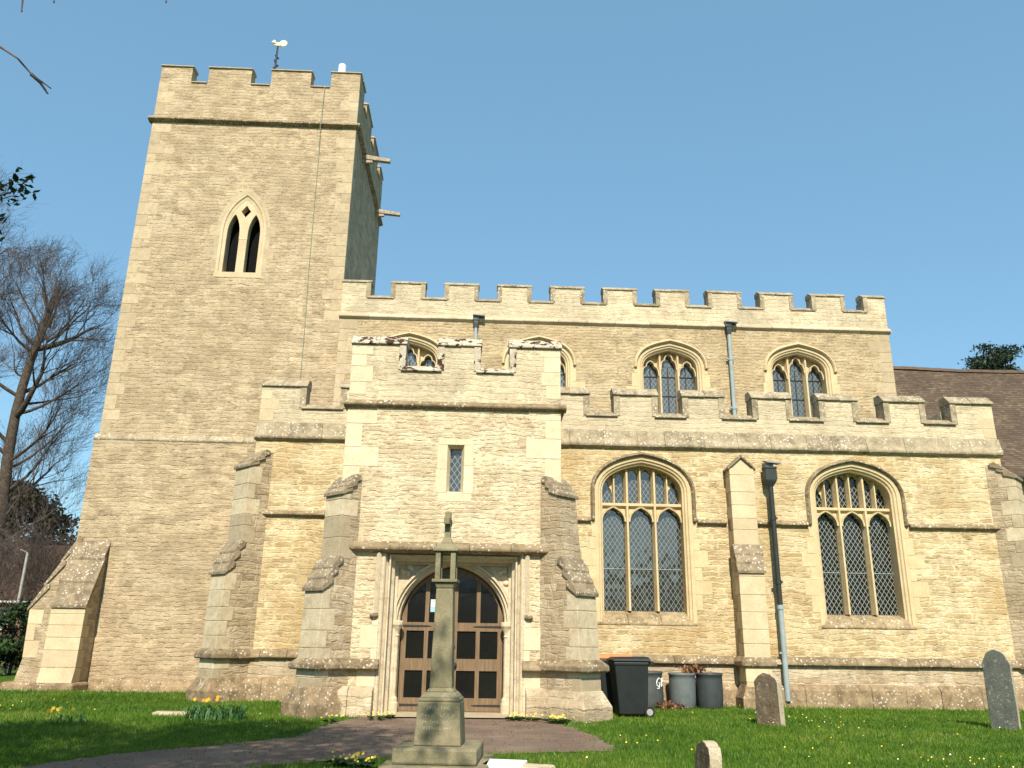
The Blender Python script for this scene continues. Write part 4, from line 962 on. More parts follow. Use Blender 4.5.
# ---- rainwater pipes
def downpipe(x, y, zt, zb, mats, label, hop=(.20, .34), split=None, r=.055):
    m = MB(); cuts = [zt, split if split else zb]
    m.lathe([(r, cuts[1]), (r, zt)], (x, y, 0), 14)
    z = zt-.9
    while z > cuts[1]+.3: m.lathe([(r, z-.05), (r+.015, z-.05), (r+.015, z+.05), (r, z+.05)], (x, y, 0), 14); m.box(x-.11, x+.11, y-.01, y+.06, z-.02, z+.02); z -= 1.5
    o = P('downpipe', m, mats[0], label=label)
    if split:
        m = MB(); m.lathe([(r*1.02, zb), (r*1.02, split)], (x, y, 0), 14); m.lathe([(r, split-.04), (r+.018, split-.04), (r+.018, split+.06), (r, split+.06)], (x, y, 0), 14)
        m.box(x-.11, x+.11, y-.01, y+.07, 1.16, 1.20); P('lower_pipe', m, mats[1], o)
    if hop:
        a, h = hop; m = MB(); m.box(x-a/2, x+a/2, y-a*.42, y+a*.5, zt, zt+h)
        m.sweep([[(x-a/2, y-a*.42, zt), (x+a/2, y-a*.42, zt), (x+a/2, y+a*.5, zt), (x-a/2, y+a*.5, zt)], [(x-r, y-r, zt-.14), (x+r, y-r, zt-.14), (x+r, y+r, zt-.14), (x-r, y+r, zt-.14)]], closed=True)
        m.box(x-a/2-.015, x+a/2+.015, y-a*.42-.015, y+a*.5, zt+h-.05, zt+h)
        P('hopper', m, 'pipe_black', o, bevel=.01)
        m = MB(); m.sweep([[(x-.10, y-.12, zt+h+.10), (x+.26, y-.14, zt+h+.07), (x+.26, y+.15, zt+h+.09), (x-.10, y+.15, zt+h+.16)], [(x-.10, y-.12, zt+h+.13), (x+.26, y-.14, zt+h+.10), (x+.26, y+.15, zt+h+.12), (x-.10, y+.15, zt+h+.19)]], closed=True); m.box(x-.08, x+.09, y-.04, y+.16, zt+h+.0, zt+h+.13)
        P('outlet', m, 'lead', o)
    return o
downpipe(7.03, AISLE_Y-.22, 5.16, .15, ('pipe_black', 'pipe_grey'), 'black drainpipe with square hopper, grey at its foot', (.27, .34), 2.18, .06)
downpipe(7.27, NAVE_Y-.12, 10.30, 6.7, ('pipe_grey',), 'grey blue drainpipe on the clerestory between two windows', (.16, .14), None, .055)
downpipe(-.28, NAVE_Y-.12, 10.28, 6.7, ('pipe_grey',), 'short grey drainpipe head above the porch battlements', (.15, .14), None, .05)

# ---- chancel
CY = 23.3; FC = F((0, CY, 0), (1, 0, 0), (0, -1, 0))
m = MB(); poly_ex(m, FC, rect(NX1+.002, 26, 0, 6.25), (), -.4, 0); m.box(25.6, 26, CY+.402, 31, 0, 6.25); P('chancel_wall', m, 'aisle')
me = bpy.data.meshes.new('chancel_roof'); e0, r0 = (CY-.35, 6.12), (27.1, 10.86); e1 = (31.0, 6.12)
ox = WPOS[church]
Vv = [(NX1+.003, e0[0], e0[1]), (26.3, e0[0], e0[1]), (26.3, r0[0], r0[1]), (NX1+.003, r0[0], r0[1]), (26.3, e1[0], e1[1]), (NX1+.003, e1[0], e1[1])]
nx = 40; Vr = []; Fr = []; UV = []
for half, (ea, eb) in enumerate(((e0, r0), (e1, r0))):
    b0 = len(Vr); ny = 14; L = math.hypot(eb[0]-ea[0], eb[1]-ea[1])
    for j in range(ny+1):
        for i in range(nx+1):
            t, q = j/ny, i/nx; sag = .05*math.sin(q*9+j*.3)*math.sin(t*math.pi)
            Vr.append((NX1+.003+(26.3-NX1)*q-ox.x, ea[0]+(eb[0]-ea[0])*t-ox.y, ea[1]+(eb[1]-ea[1])*t+sag+.02*math.sin(q*13)*t)); UV.append(((26.3-NX1)*q, L*t))
    for j in range(ny):
        for i in range(nx): a = b0+j*(nx+1)+i; Fr.append((a, a+1, a+nx+2, a+nx+1) if half == 0 else (a, a+nx+1, a+nx+2, a+1))
me.from_pydata(Vr, [], Fr); uvl = me.uv_layers.new(name='UVMap')
for lp in me.loops: uvl.data[lp.index].uv = UV[lp.vertex_index]
me.materials.append(M['tiles']); cr = bpy.data.objects.new('chancel_roof', me); col.objects.link(cr); cr.parent = church; WPOS[cr] = ox.copy()
m = MB(); n = 30
for i in range(n):
    a = NX1+.05+i*.46; z = r0[1]-.02+random.uniform(-.012, .012)+.02*math.sin(i*.43)
    m.sweep([[(x, r0[0]+dy, z+dzz) for dy, dzz in ((-.14, -.06), (-.08, .05), (0, .09), (.08, .05), (.14, -.06))] for x in (a, a+.45)], closed=True)
P('ridge_tiles', m, 'tiles', cr)
m = MB(); m.tube([(NX1+.1, CY-.42, 6.12), (26.3, CY-.42, 6.10)], .06, 10); P('gutter', m, 'pipe_black', cr)

# ------------------------------------------------------------------ war memorial
mem = empty('war_memorial', (-.39, 10.0, 0), rz=0)
tag(mem, 'mossy stone war memorial cross with open lantern on a tapering shaft before the porch door', 'memorial')
def rb(mb, hw, z0, z1, hw2=None, rz=R(-5), c=(-.39, 10.0), dx=0, dy=0, hy=None):
    hw2 = hw if hw2 is None else hw2; hy = hw if hy is None else hy; k = hw2/hw
    ca, sa = math.cos(rz), math.sin(rz); V = []
    for z, q in ((z0, 1), (z1, k)):
        for x, y in ((-hw*q, -hy*q), (hw*q, -hy*q), (hw*q, hy*q), (-hw*q, hy*q)):
            x, y = x+dx, y+dy; V.append((c[0]+x*ca-y*sa, c[1]+x*sa+y*ca, z))
    mb.sweep([V[:4], V[4:]], closed=True)
m = MB(); rb(m, .58, -.1, .07); rb(m, .46, .072, .235); mk('base', m, 'memorial', mem, bevel=.025)
m = MB(); rb(m, .262, .237, .69, .236); rb(m, .236, .69, .73, .228); rb(m, .222, .73, .79, .17); rb(m, .165, .79, .84, .12); ped = mk('pedestal', m, 'memorial', mem, bevel=.015)
m = MB(); rb(m, .128, .83, 1.93, .10); rb(m, .10, 1.93, 2.0, .125); mk('shaft', m, 'memorial', mem, bevel=.012)
m = MB(); rb(m, .150, 2.0, 2.035)
for sx in (-1, 1):
    for sy in (-1, 1): rb(m, .030, 2.035, 2.36, dx=sx*.09, dy=sy*.09)
rb(m, .15, 2.36, 2.385); rb(m, .145, 2.385, 2.46, .075); rb(m, .075, 2.46, 2.53, .04); mk('lantern', m, 'memorial', mem, bevel=.006)
m = MB(); rb(m, .036, 2.52, 2.84); rb(m, .034, 2.68, 2.76, hy=.14, dy=0); mk('cross', m, 'memorial', mem, bevel=.006)
# worn lettering: a date line and three lines too worn to read
m = MB(); ca, sa = math.cos(R(-5)), math.sin(R(-5))
def front(u, z):
    hw = .262+(.236-.262)*(z-.237)/(.69-.237); y = -hw-.0015
    return (-.39+u*ca-y*sa, 10+u*sa+y*ca, z)
txt = bpy.data.curves.new('t', 'FONT'); txt.body = '1939 - 1945'; txt.size = .055; txt.align_x = 'CENTER'
to = bpy.data.objects.new('t', txt); col.objects.link(to); dg = bpy.context.evaluated_depsgraph_get(); tme = bpy.data.meshes.new_from_object(to.evaluated_get(dg))
m.add([front(v.co.x-.0, v.co.y+.605) for v in tme.vertices], [tuple(p.vertices) for p in tme.polygons])
bpy.data.objects.remove(to)
for k, z in enumerate((.535, .47, .405)):
    u = -.195; end = (.195, .125, .14)[k]
    while u < end:
        ww = random.uniform(.010, .028); hh = random.uniform(.022, .034)
        if random.random() > .16:
            m.add([front(u, z), front(u+ww*.35, z), front(u+ww*.35, z+hh), front(u, z+hh)], [(0, 1, 2, 3)])
            zz = z+random.choice((0, hh*.45, hh*.8)); m.add([front(u+.001, zz), front(u+ww, zz), front(u+ww, zz+.007), front(u+.001, zz+.007)], [(0, 1, 2, 3)])
        u += ww+.009
mk('inscription', m, 'letters', ped, recalc=False)

# ------------------------------------------------------------------ headstones, slab
def headstone(name, loc, face_dir, wd, h, th, top, mat, label, lean=0, seed=0):
    """face_dir: horizontal direction of the broad face normal; outline with a rounded, worn top"""
    rnd = random.Random(seed); n = Vector((face_dir[0], face_dir[1], 0)).normalized(); u = Vector((-n.y, n.x, 0)); fr = F((loc[0], loc[1], 0), u, n)
    pts = [(-wd/2, -.1), (-wd/2*1.02, h*.3), (-wd/2, h*.72)]
    for i in range(1, 14):
        t = i/14; a = math.pi*(1-t); x = math.cos(a)*wd/2
        y = math.sin(a)**(.75 if top == 'round' else .5)
        pts.append((x, h*.72+h*.28*y))
    pts += [(wd/2, h*.72), (wd/2*1.02, h*.3), (wd/2, -.1)]
    pts = [(x+rnd.uniform(-.012, .012), y+rnd.uniform(-.01, .01)) for x, y in pts]
    pts = list(reversed(pts))
    m = MB(); poly_ex(m, fr, pts, (), -th/2, th/2)
    m.v = [(p[0]+n.x*lean*p[2], p[1]+n.y*lean*p[2], p[2]) for p in m.v]
    o = mk(name, m, mat, origin=(loc[0], loc[1], 0), bevel=.018); tag(o, label, 'headstone')
    o.data.materials.append(M['grave_edge'])
    for p in o.data.polygons:
        if abs(p.normal.dot(n)) < .5: p.material_index = 1
    return o
headstone('headstone', (5.20, 15.25), (-.74, -.67), .45, .87, .16, 'round', 'grave_brown', 'small brown lichened headstone on the grass in front of the drainpipe', .03, 3)
headstone('headstone', (9.26, 15.0), (-.66, -.75), .45, 1.33, .15, 'round', 'grave_grey', 'tall dark grey headstone at the right edge by the aisle buttress', -.02, 5)
headstone('headstone', (2.14, 8.1), (-1, -.08), .40, .49, .12, 'round', 'grave_brown', 'low worn headstone seen edge-on at the bottom of the lawn', -.04, 9)
m = MB(); m.box(.12, .56, 9.62, 10.10, -.02, .07, R(-12)); tag(mk('stone_slab', m, 'slab', origin=(.34, 9.86, 0), bevel=.012), 'flat white marble slab lying beside the war memorial base', 'grave slab')
m = MB(); m.box(.50, .86, 9.55, 9.90, -.02, .055, R(-20)); tag(mk('kerb_stone', m, 'ashlar_grey', origin=(.68, 9.7, 0), bevel=.03), 'rough brown stone lying at the right end of the white slab', 'stone')
m = MB(); m.box(-5.75, -5.15, 15.8, 16.15, -.02, .05, R(8)); tag(mk('paving_stone', m, 'ashlar_grey', origin=(-5.45, 16, 0), bevel=.02), 'flat pale stone in the grass left of the daffodils', 'stone')

# ------------------------------------------------------------------ bins
def wheelie(loc, lidmat, label, rz=0, h=1.06, L=.72, W=.58):
    x, y = loc; t = empty('wheelie_bin', (x, y, 0)); tag(t, label, 'wheelie bin', 'wheelie bins by the porch buttress')
    ca, sa = math.cos(rz), math.sin(rz)
    def T(mb): mb.v = [(x+px*ca-py*sa, y+px*sa+py*ca, pz) for px, py, pz in mb.v]; return mb
    m = MB()  # front of the bin points to -x
    m.sweep([[(-L*.36+.0, -W*.40, .05), (L*.40, -W*.40, .05), (L*.40, W*.40, .05), (-L*.36, W*.40, .05)], [(-L*.48, -W*.48, h-.10), (L*.44, -W*.48, h-.10), (L*.44, W*.48, h-.10), (-L*.48, W*.48, h-.10)]], closed=True)
    m.box(-L*.5, L*.46, -W*.5, W*.5, h-.13, h-.06)
    mk('body', T(m), 'bin', t, bevel=.02)
    m = MB(); m.sweep([[(-L*.53, -W*.53, h-.058), (L*.50, -W*.53, h-.058), (L*.50, W*.53, h-.058), (-L*.53, W*.53, h-.058)], [(-L*.53, -W*.53, h-.02), (L*.50, -W*.53, h-.02), (L*.50, W*.53, h-.02), (-L*.53, W*.53, h-.02)], [(-L*.44, -W*.44, h+.025), (L*.46, -W*.44, h+.035), (L*.46, W*.44, h+.035), (-L*.44, W*.44, h+.025)]], closed=True)
    mk('lid', T(m), lidmat, t, bevel=.015)
    m = MB(); m.tube([(L*.58, -W*.4, h-.07), (L*.58, W*.4, h-.07)], .017, 10); m.box(L*.44, L*.6, -W*.42, -W*.36, h-.11, h-.05); m.box(L*.44, L*.6, W*.36, W*.42, h-.11, h-.05); mk('handle', T(m), 'bin', t)
    for sy in (-1, 1):
        m = MB(); c = (L*.43, sy*W*.47, .10); r = .10
        m.tube([(c[0], c[1]-.025, c[2]), (c[0], c[1]+.025, c[2])], r, 20); wl = mk('wheel', T(m), 'rubber', t, bevel=.008)
        m = MB(); m.tube([(c[0], c[1]-.032, c[2]), (c[0], c[1]+.032, c[2])], .06, 16); mk('hub', T(m), 'hub', wl)
    return t
wheelie((2.98, 16.75), 'bin', 'dark grey wheelie bin with black lid, its wheel showing, in front of the orange-lidded one', R(3), 1.06)
wheelie((2.83, 17.55), 'bin_orange', 'dark wheelie bin with an orange lid half hidden behind the black-lidded bin', R(-4), 1.09)
def barrel(loc, r, h, mat, label, rim=True, taper=.97):
    x, y = loc; m = MB(); k = r
    prof = [(k*.93*taper, 0), (k*.97*taper, .03)]
    for i in range(1, 8):
        t = i/8; prof.append((k*(taper+(1-taper)*t)*(1+.03*math.sin(math.pi*t)), .03+(h-.09)*t))
    prof += [(k, h-.06), (k*1.05, h-.05), (k*1.05, h), (k*.98, h), (k*.95, h-.12), (0.01, h-.13)]
    m.lathe(prof, (x, y, 0), 36); o = mk('garden_barrel', m, mat, origin=(x, y, 0), smooth=False)
    for p in o.data.polygons: p.use_smooth = True
    tag(o, label, 'barrel', 'plastic barrels along the aisle plinth'); return o
bg1 = barrel((3.80, 19.0), .30, .76, 'barrel_mid', 'dark plastic barrel with white painted letters, half hidden by the wheelie bin', taper=1.07)
barrel((4.55, 19.0), .285, .735, 'barrel_grey', 'light grey plastic barrel, middle one of the three along the plinth')
barrel((5.17, 19.05), .285, .74, 'barrel_dark', 'blue-black plastic barrel nearest the aisle buttress')
# hand-painted letters G R
m = MB(); strokes = [[(.07, .13), (.03, .155), (-.02, .12), (-.04, .06), (-.03, .0), (.01, -.02), (.045, .01), (.05, .06), (.02, .06)], [(.035, .0), (.02, -.06), (-.03, -.055)],
                     [(.10, -.02), (.11, .06), (.115, .13), (.145, .15), (.165, .12), (.15, .085), (.12, .07), (.15, .03), (.175, -.01)]]
for st in strokes:
    pts = []
    for u, v in st:
        a = -math.pi/2 + (u+.03)/.31 + .42; rr = .3195; pts.append((3.80+rr*math.cos(a), 19.0+rr*math.sin(a), .47+v))
    m.tube(pts, .011, 6)
mk('painted_letters', m, 'paint', bg1)

# ------------------------------------------------------------------ vegetation helpers
def leafcards(centers, size, jit, n, up=.0, aspect=.5):
    """n small quads scattered round given centres"""
    C = np.asarray(centers); idx = rng.integers(0, len(C), n); c = C[idx] + rng.normal(0, 1, (n, 3))*jit
    a = rng.normal(0, 1, (n, 3)); a[:, 2] += up; a /= np.linalg.norm(a, axis=1)[:, None]
    b = np.cross(a, rng.normal(0, 1, (n, 3))); b /= np.linalg.norm(b, axis=1)[:, None]
    s = size*rng.uniform(.6, 1.4, n)[:, None]
    V = np.stack([c-a*s, c+b*s*aspect, c+a*s, c-b*s*aspect], 1).reshape(-1, 3)
    return V, np.arange(4*n).reshape(-1, 4)
def grow(mb_t, mb_c, p, d, L, r, depth, rnd, maxd, spread=.7, up=.12, thick=.03, ends=None, nseg=5, keep=None):
    pts = [p.copy()]; rads = [r]; d = d.normalized(); q = p.copy(); kids = []
    for i in range(nseg):
        d = (d + Vector((rnd.gauss(0, .12), rnd.gauss(0, .12), rnd.gauss(0, .10)+up*.35))).normalized()
        q = q + d*(L/nseg); rr = r*(1-.72*(i+1)/nseg); pts.append(q.copy()); rads.append(max(rr, .004))
        if depth < maxd and i >= (1 if depth else 2): kids.append((q.copy(), d.copy(), rr))
    if keep and not keep(pts): return
    (mb_t if r > thick else mb_c).tube(pts, rads, 7 if r > .08 else (5 if r > .03 else 3), cap=False)
    if ends is not None: ends.append(tuple(q))
    if depth >= maxd: return
    for (kp, kd, kr) in kids:
        for _ in range(rnd.choice((1, 2, 2, 3)) if depth else rnd.choice((2, 3))):
            ax = Vector((rnd.gauss(0, 1), rnd.gauss(0, 1), rnd.gauss(0, .6))); ax = (ax - kd*ax.dot(kd)).normalized()
            nd = (kd + ax*rnd.uniform(.5, 1.1)*spread*1.5).normalized()
            grow(mb_t, mb_c, kp, nd, L*rnd.uniform(.42, .68), max(kr*rnd.uniform(.35, .6), .006), depth+1, rnd, maxd, spread, up, thick, ends, max(3, nseg-1), keep)

# bare lime tree left of the tower: tall pollarded trunk, stub ends, fine upswept twigs
def bare_tree(x, y, H, label, seed, lean=(0, 0), twigr=.011, nl=16):
    rnd = random.Random(seed); t = empty('bare_tree', (x, y, 0)); tag(t, label, 'tree', 'bare trees left of the tower')
    mt, mc = MB(), MB(); pts = []; n = 14
    for i in range(n+1):
        k = i/n; pts.append(Vector((x+lean[0]*k+.25*math.sin(k*7), y+lean[1]*k+.2*math.cos(k*5), -.1+H*.86*k)))
    rad = [.36*(1-.58*i/n)+(.2 if i == 0 else 0) for i in range(n+1)]; mt.tube(pts, rad, 12)
    for k in range(nl):
        f = rnd.uniform(.16, .98); i = min(int(f*n), n-1); p = pts[i].lerp(pts[i+1], f*n-i); a = k*2.4+rnd.uniform(-.4, .4)
        d = Vector((math.cos(a), math.sin(a), rnd.uniform(.25, .9))); big = f > .6 and rnd.random() < .35
        grow(mt, mc, p, d, rnd.uniform(2.5, 4.0)*(1.05 if f < .7 else .85), .17 if big else rnd.uniform(.07, .12), 0, rnd, 3, .62, .30, .03, None, 6)
    top = pts[-1]
    for k in range(5):
        a = k*1.3; grow(mt, mc, top-Vector((0, 0, rnd.uniform(0, 4.5))), Vector((math.cos(a)*.9, math.sin(a)*.9, .9)), rnd.uniform(2.6, 3.6), .075, 0, rnd, 3, .75, .20, .03, None, 6)
    mk('trunk', mt, 'bark', t, smooth=True, recalc=False); mk('crown', mc, 'twig', t, recalc=False)
bare_tree(-23.3, 40, 21.6, 'tall bare lime tree with lopped trunk beside the tower', 4, (.75, 0), nl=26)
bare_tree(-30.2, 44, 26.0, 'bare tree at the left edge, mostly cut off by the frame', 12, (.5, 0), nl=13)

# evergreens and shrubs far left, conifer behind the chancel
def blob_tree(name, x, y, z0, H, rx, ry, mat, label, cat, nclump, leaf, nleaf, seed, group=None, trunk_r=.2, flatten=1.0, shape='round'):
    rnd = random.Random(seed); t = empty(name, (x, y, 0)); tag(t, label, cat, group); mt = MB(); C = []
    mt.tube([(x, y, -.1), (x+.1, y, z0+H*.4), (x, y+.1, z0+H*.9)], [trunk_r, trunk_r*.7, trunk_r*.15], 8)
    for i in range(nclump):
        a = rnd.uniform(0, 6.28); k = rnd.uniform(.0, 1)
        prof = (math.sin(math.pi*min(max(k*.9+.08, 0), 1))**.6) if shape == 'round' else (1-k)**.75+.06
        rr = rnd.uniform(.45, 1.0)*prof; c = (x+math.cos(a)*rx*rr, y+math.sin(a)*ry*rr, z0+H*k)
        C.append(c); mt.tube([(x, y, max(z0+H*k-.8*rr*rx*.4, .1)), c], [trunk_r*.22, .012], 4, cap=False)
    mk('trunk', mt, 'bark', t, recalc=False)
    V, Fa = leafcards(C, leaf, np.array([leaf*2.6, leaf*2.6, leaf*1.5*flatten]), nleaf); fastmesh('crown', V, Fa, mat, t)
blob_tree('evergreen_tree', -25.2, 45, 2.6, 6.2, 3.6, 2.5, 'olive', 'olive brown evergreen tree below the bare lime', 'tree', 130, .15, 14000, 3)
# conifer: tiers of level boughs
def cedar(x, y, H, label, seed):
    rnd = random.Random(seed); t = empty('conifer_tree', (x, y, 0)); tag(t, label, 'tree'); mt = MB(); C = []
    mt.tube([(x, y, -.1), (x+.2, y, H*.6), (x, y, H)], [.5, .32, .05], 9)
    for i in range(120):
        k = rnd.uniform(.3, 1.0); z = H*k; L = (1.05-k)**.55*7.6*rnd.uniform(.35, 1)+.3; a = rnd.uniform(0, 6.28)
        e = Vector((x+math.cos(a)*L, y+math.sin(a)*L, z+rnd.uniform(-.1, .7))); s0 = Vector((x, y, z-.3)); mt.tube([s0, s0.lerp(e, .5)+Vector((0, 0, .15)), e], [.07, .045, .012], 5, cap=False)
        nn = int(4+L*2.6)
        for q in range(nn):
            f = .35+.65*q/nn; c = s0.lerp(e, f); C.append((c.x+rnd.gauss(0, .3), c.y+rnd.gauss(0, .3), c.z+rnd.uniform(0, .25)))
    mk('trunk', mt, 'bark', t, recalc=False); V, Fa = leafcards(C, .12, np.array([.26, .26, .10]), 60000, 0, .35); fastmesh('crown', V, Fa, 'yew', t)
cedar(31.2, 46, 18.7, 'dark conifer rising behind the chancel roof ridge', 8)
blob_tree('evergreen_shrub', -15.85, 30.0, .4, 1.9, .75, .7, 'holly', 'dark evergreen shrub below the brick house wall', 'shrub', 40, .07, 3500, 15, trunk_r=.06)
blob_tree('garden_shrub', -16.3, 28.5, .15, 1.15, .75, .7, 'shrub', 'bright green low shrub at the left edge', 'shrub', 40, .06, 3000, 16, trunk_r=.05)
# red brick house at the far left
hs = empty('brick_house', (-23.0, 41, 0)); tag(hs, 'red brick house with brown tiled roof half hidden behind the tower buttress', 'house')
FH = F((0, 38.5, 0), (1, 0, 0), (0, -1, 0)); hw_ = [rect(-22.2, -21.0, 1.2, 2.45)]
m = MB(); poly_ex(m, FH, rect(-29, -14.5, 0, 2.75), hw_, -.3, 0); m.box(-14.8, -14.5, 38.802, 44.5, 0, 2.75); m.box(-29, -28.7, 38.802, 44.5, 0, 2.75); mk('wall', m, 'brick', hs)
m = MB(); m.sweep([[(x, yy, zz) for yy, zz in ((38.1, 2.72), (41.5, 5.5), (44.9, 2.72), (44.9, 2.6), (41.5, 5.36), (38.1, 2.6))] for x in (-29.3, -14.2)], closed=True); mk('roof', m, plain('brown_roof', (.075, .045, .035), .9, .1, .4, 6), hs)
m = MB(); m.tube([(-29.3, 38.05, 2.68), (-14.2, 38.05, 2.66)], .05, 8); mk('gutter', m, 'white', hs)
wn = None
m = MB(); poly_ex(m, FH, rect(-22.2, -21.0, 1.2, 2.45), [rect(-22.1, -21.64, 1.3, 2.35), rect(-21.56, -21.1, 1.3, 2.35)], -.12, -.02); wn = mk('window', m, 'white', hs)
m = MB(); poly_ex(m, FH, rect(-22.19, -21.01, 1.21, 2.44), (), -.1, -.08); mk('pane', m, 'pane', wn)
rnd = random.Random(2); mt, mc = MB(), MB(); tt = empty('bare_shrub', (-18.4, 34, 0)); tag(tt, 'tangle of bare brown shrub branches in front of the house roof', 'shrub')
for k in range(26): grow(mt, mc, Vector((-18.4+rnd.uniform(-2.0, 1.6), 34+rnd.uniform(-.6, .6), 0)), Vector((rnd.gauss(0, .25), rnd.gauss(0, .2), 1)), rnd.uniform(2.6, 3.6), .045, 0, rnd, 3, .5, .15, .02, None, 5)
mk('trunk', mt, 'bark', tt, recalc=False); mk('crown', mc, 'twig', tt, recalc=False)
m = MB(); m.tube([(-16.2, 30.4, 0), (-16.2, 30.4, 4.1)], [.05, .045], 10); m.tube([(-16.2, 30.4, 4.1), (-16.35, 30.2, 4.2)], .03, 6); tag(mk('lamp_pole', m, 'hub', origin=(-16.2, 30.4, 0)), 'slim pale grey pole standing left of the tower buttress', 'pole')
m = MB(); m.lathe([(.16, 0), (.19, .55), (.20, .58), (.17, .58), (.165, .5)], (-14.15, 25.4, 0), 16); tag(mk('litter_bin', m, 'bin', origin=(-14.15, 25.4, 0)), 'small dark post bin at the left edge on the grass', 'bin')

# holly overhanging on the left, near the camera; a bare tree behind it whose twig tips hang into view
def holly():
    rnd = random.Random(31); x, y = -6.7, 6.6; t = empty('holly_tree', (x, y, 0)); tag(t, 'dark glossy holly with one leafy spray reaching in at the left edge', 'tree'); mt = MB(); C = []
    mt.tube([(x, y, -.1), (x+.1, y, 3), (x, y, 6.3)], [.2, .13, .02], 9)
    for i in range(170):
        k = rnd.uniform(.08, 1); a = rnd.uniform(0, 6.28); L = (.35+1.0*math.sin(math.pi*min(1, k*.85+.1)))*1.45*rnd.uniform(.4, 1)
        c = (x+math.cos(a)*L, y+math.sin(a)*L, .5+5.8*k)
        if c[0]+.60*c[1] > -.9: continue
        C.append(c); mt.tube([(x, y, max(.3, c[2]-L*.5)), c], [.03, .008], 4, cap=False)
    sp = [(-4.62, 7.05, 5.42), (-4.48, 7.0, 5.48), (-4.40, 7.0, 5.38), (-4.52, 7.02, 5.30), (-4.66, 7.0, 5.05), (-4.58, 6.95, 4.98), (-4.70, 7.0, 5.2)]
    for c in sp: mt.tube([(-5.4, 6.9, 4.9), (-4.9, 7.0, 5.05+.3*(c[2]-5)), c], [.014, .009, .004], 4, cap=False)
    mk('trunk', mt, 'bark', t, recalc=False)
    V, Fa = leafcards(C, .055, np.array([.24, .24, .2]), 15000, 0, .5); V2, F2 = leafcards(sp, .042, np.array([.055, .05, .05]), 110, 0, .42)
    fastmesh('crown', np.concatenate([V, V2]), np.concatenate([Fa, F2+len(V)]), 'holly', t)
holly()
def yew():
    rnd = random.Random(41); x, y = -4.6, -.6; t = empty('yew_tree', (x, y, 0)); tag(t, 'tall dark yew standing beside the viewpoint, out of the picture to the left', 'tree'); mt = MB(); C = []
    mt.tube([(x, y, -.1), (x+.1, y+.2, 5), (x+.2, y+.8, 11.4)], [.4, .3, .05], 10)
    for i in range(150):
        k = rnd.random(); a = rnd.uniform(0, 6.28); L = (.5+2.3*math.sin(math.pi*min(1, k*.8+.15)))*rnd.uniform(.25, 1)
        c = (x+.8+math.cos(a)*L*1.15, y+1.2+math.sin(a)*L*.8, 7.2+4.6*k); C.append(c); mt.tube([(x+.1, y+.4, c[2]-.6), c], [.06, .012], 4, cap=False)
    mk('trunk', mt, 'bark', t, recalc=False); V, Fa = leafcards(C, .09, np.array([.33, .33, .22]), 8500, 0, .45); fastmesh('crown', V, Fa, 'yew', t)
yew()
def overhang():
    rnd = random.Random(77); x, y = -9.5, -1.5; t = empty('overhanging_tree', (x, y, 0)); tag(t, 'leafless tree outside the left edge whose twig tips hang into the top of the sky', 'tree'); mt, mc = MB(), MB()
    pts = [Vector((x, y, -.1)), Vector((x+.2, y, 4)), Vector((x+.1, y+.3, 8)), Vector((x+.4, y+.2, 12))]; mt.tube(pts, [.42, .33, .24, .1], 10)
    def keep(ps): return all((p.y < .5) or (p.x + .72*p.y < -.35) or p.z > 13+p.y for p in ps)
    for k in range(16):
        f = rnd.uniform(.3, 1); p = pts[1].lerp(pts[3], f); a = rnd.uniform(0, 6.28); grow(mt, mc, p, Vector((math.cos(a), math.sin(a), .5)), rnd.uniform(3.5, 5.5), .10, 0, rnd, 3, .6, .15, .03, None, 5, keep)
    for tw in ([(-8.9, -1.0, 8.5), (-7.2, 3.0, 8.6), (-5.6, 6.6, 7.35), (-5.0, 7.0, 7.0), (-4.75, 7.0, 6.84), (-4.58, 7.0, 6.66), (-4.36, 7.0, 6.50)],
               [(-4.58, 7.0, 6.66), (-4.47, 7.0, 6.56), (-4.38, 7.0, 6.44)], [(-7.2, 3.0, 8.6), (-5.8, 6.2, 8.6), (-5.0, 7.0, 7.9), (-4.84, 7.0, 7.6), (-4.82, 7.0, 7.42)],
               [(-5.8, 6.2, 8.6), (-4.9, 7.0, 8.4), (-4.58, 7.0, 7.9), (-4.52, 7.0, 7.56)], [(-5.8, 6.2, 8.6), (-4.4, 7.0, 8.8), (-3.6, 7.0, 8.2), (-3.39, 7.0, 7.62)]):
        mc.tube(tw, [.016*(1-i/len(tw))+.004 for i in range(len(tw))], 5)
    for b in ((-4.82, 7, 7.42), (-4.52, 7, 7.55), (-3.39, 7, 7.61), (-4.58, 7, 6.65)): ell(mc, b, (.010, .010, .018), 6)
    mk('trunk', mt, 'bark', t, recalc=False); mk('crown', mc, 'twig', t, recalc=False)
overhang()
# the trees round the churchyard behind the camera (seen only as reflections in the glass)
C = []; 
for k in range(900):
    x = rng.uniform(-60, 60); h = 7.2+1.6*math.sin(x*.31)+1.2*math.sin(x*.83)+(9*math.exp(-((x-33)/8.)**2)) - (0 if x < 12 else -1); C.append((x, -42+rng.uniform(-3, 3), h*rng.uniform(.02, 1)))
V, Fa = leafcards(C, .55, np.array([.8, .8, .6]), 14000); tag(fastmesh('far_treeline', V, Fa, 'roofhedge'), 'dark line of trees across the churchyard behind the viewpoint', 'trees', kind='stuff')

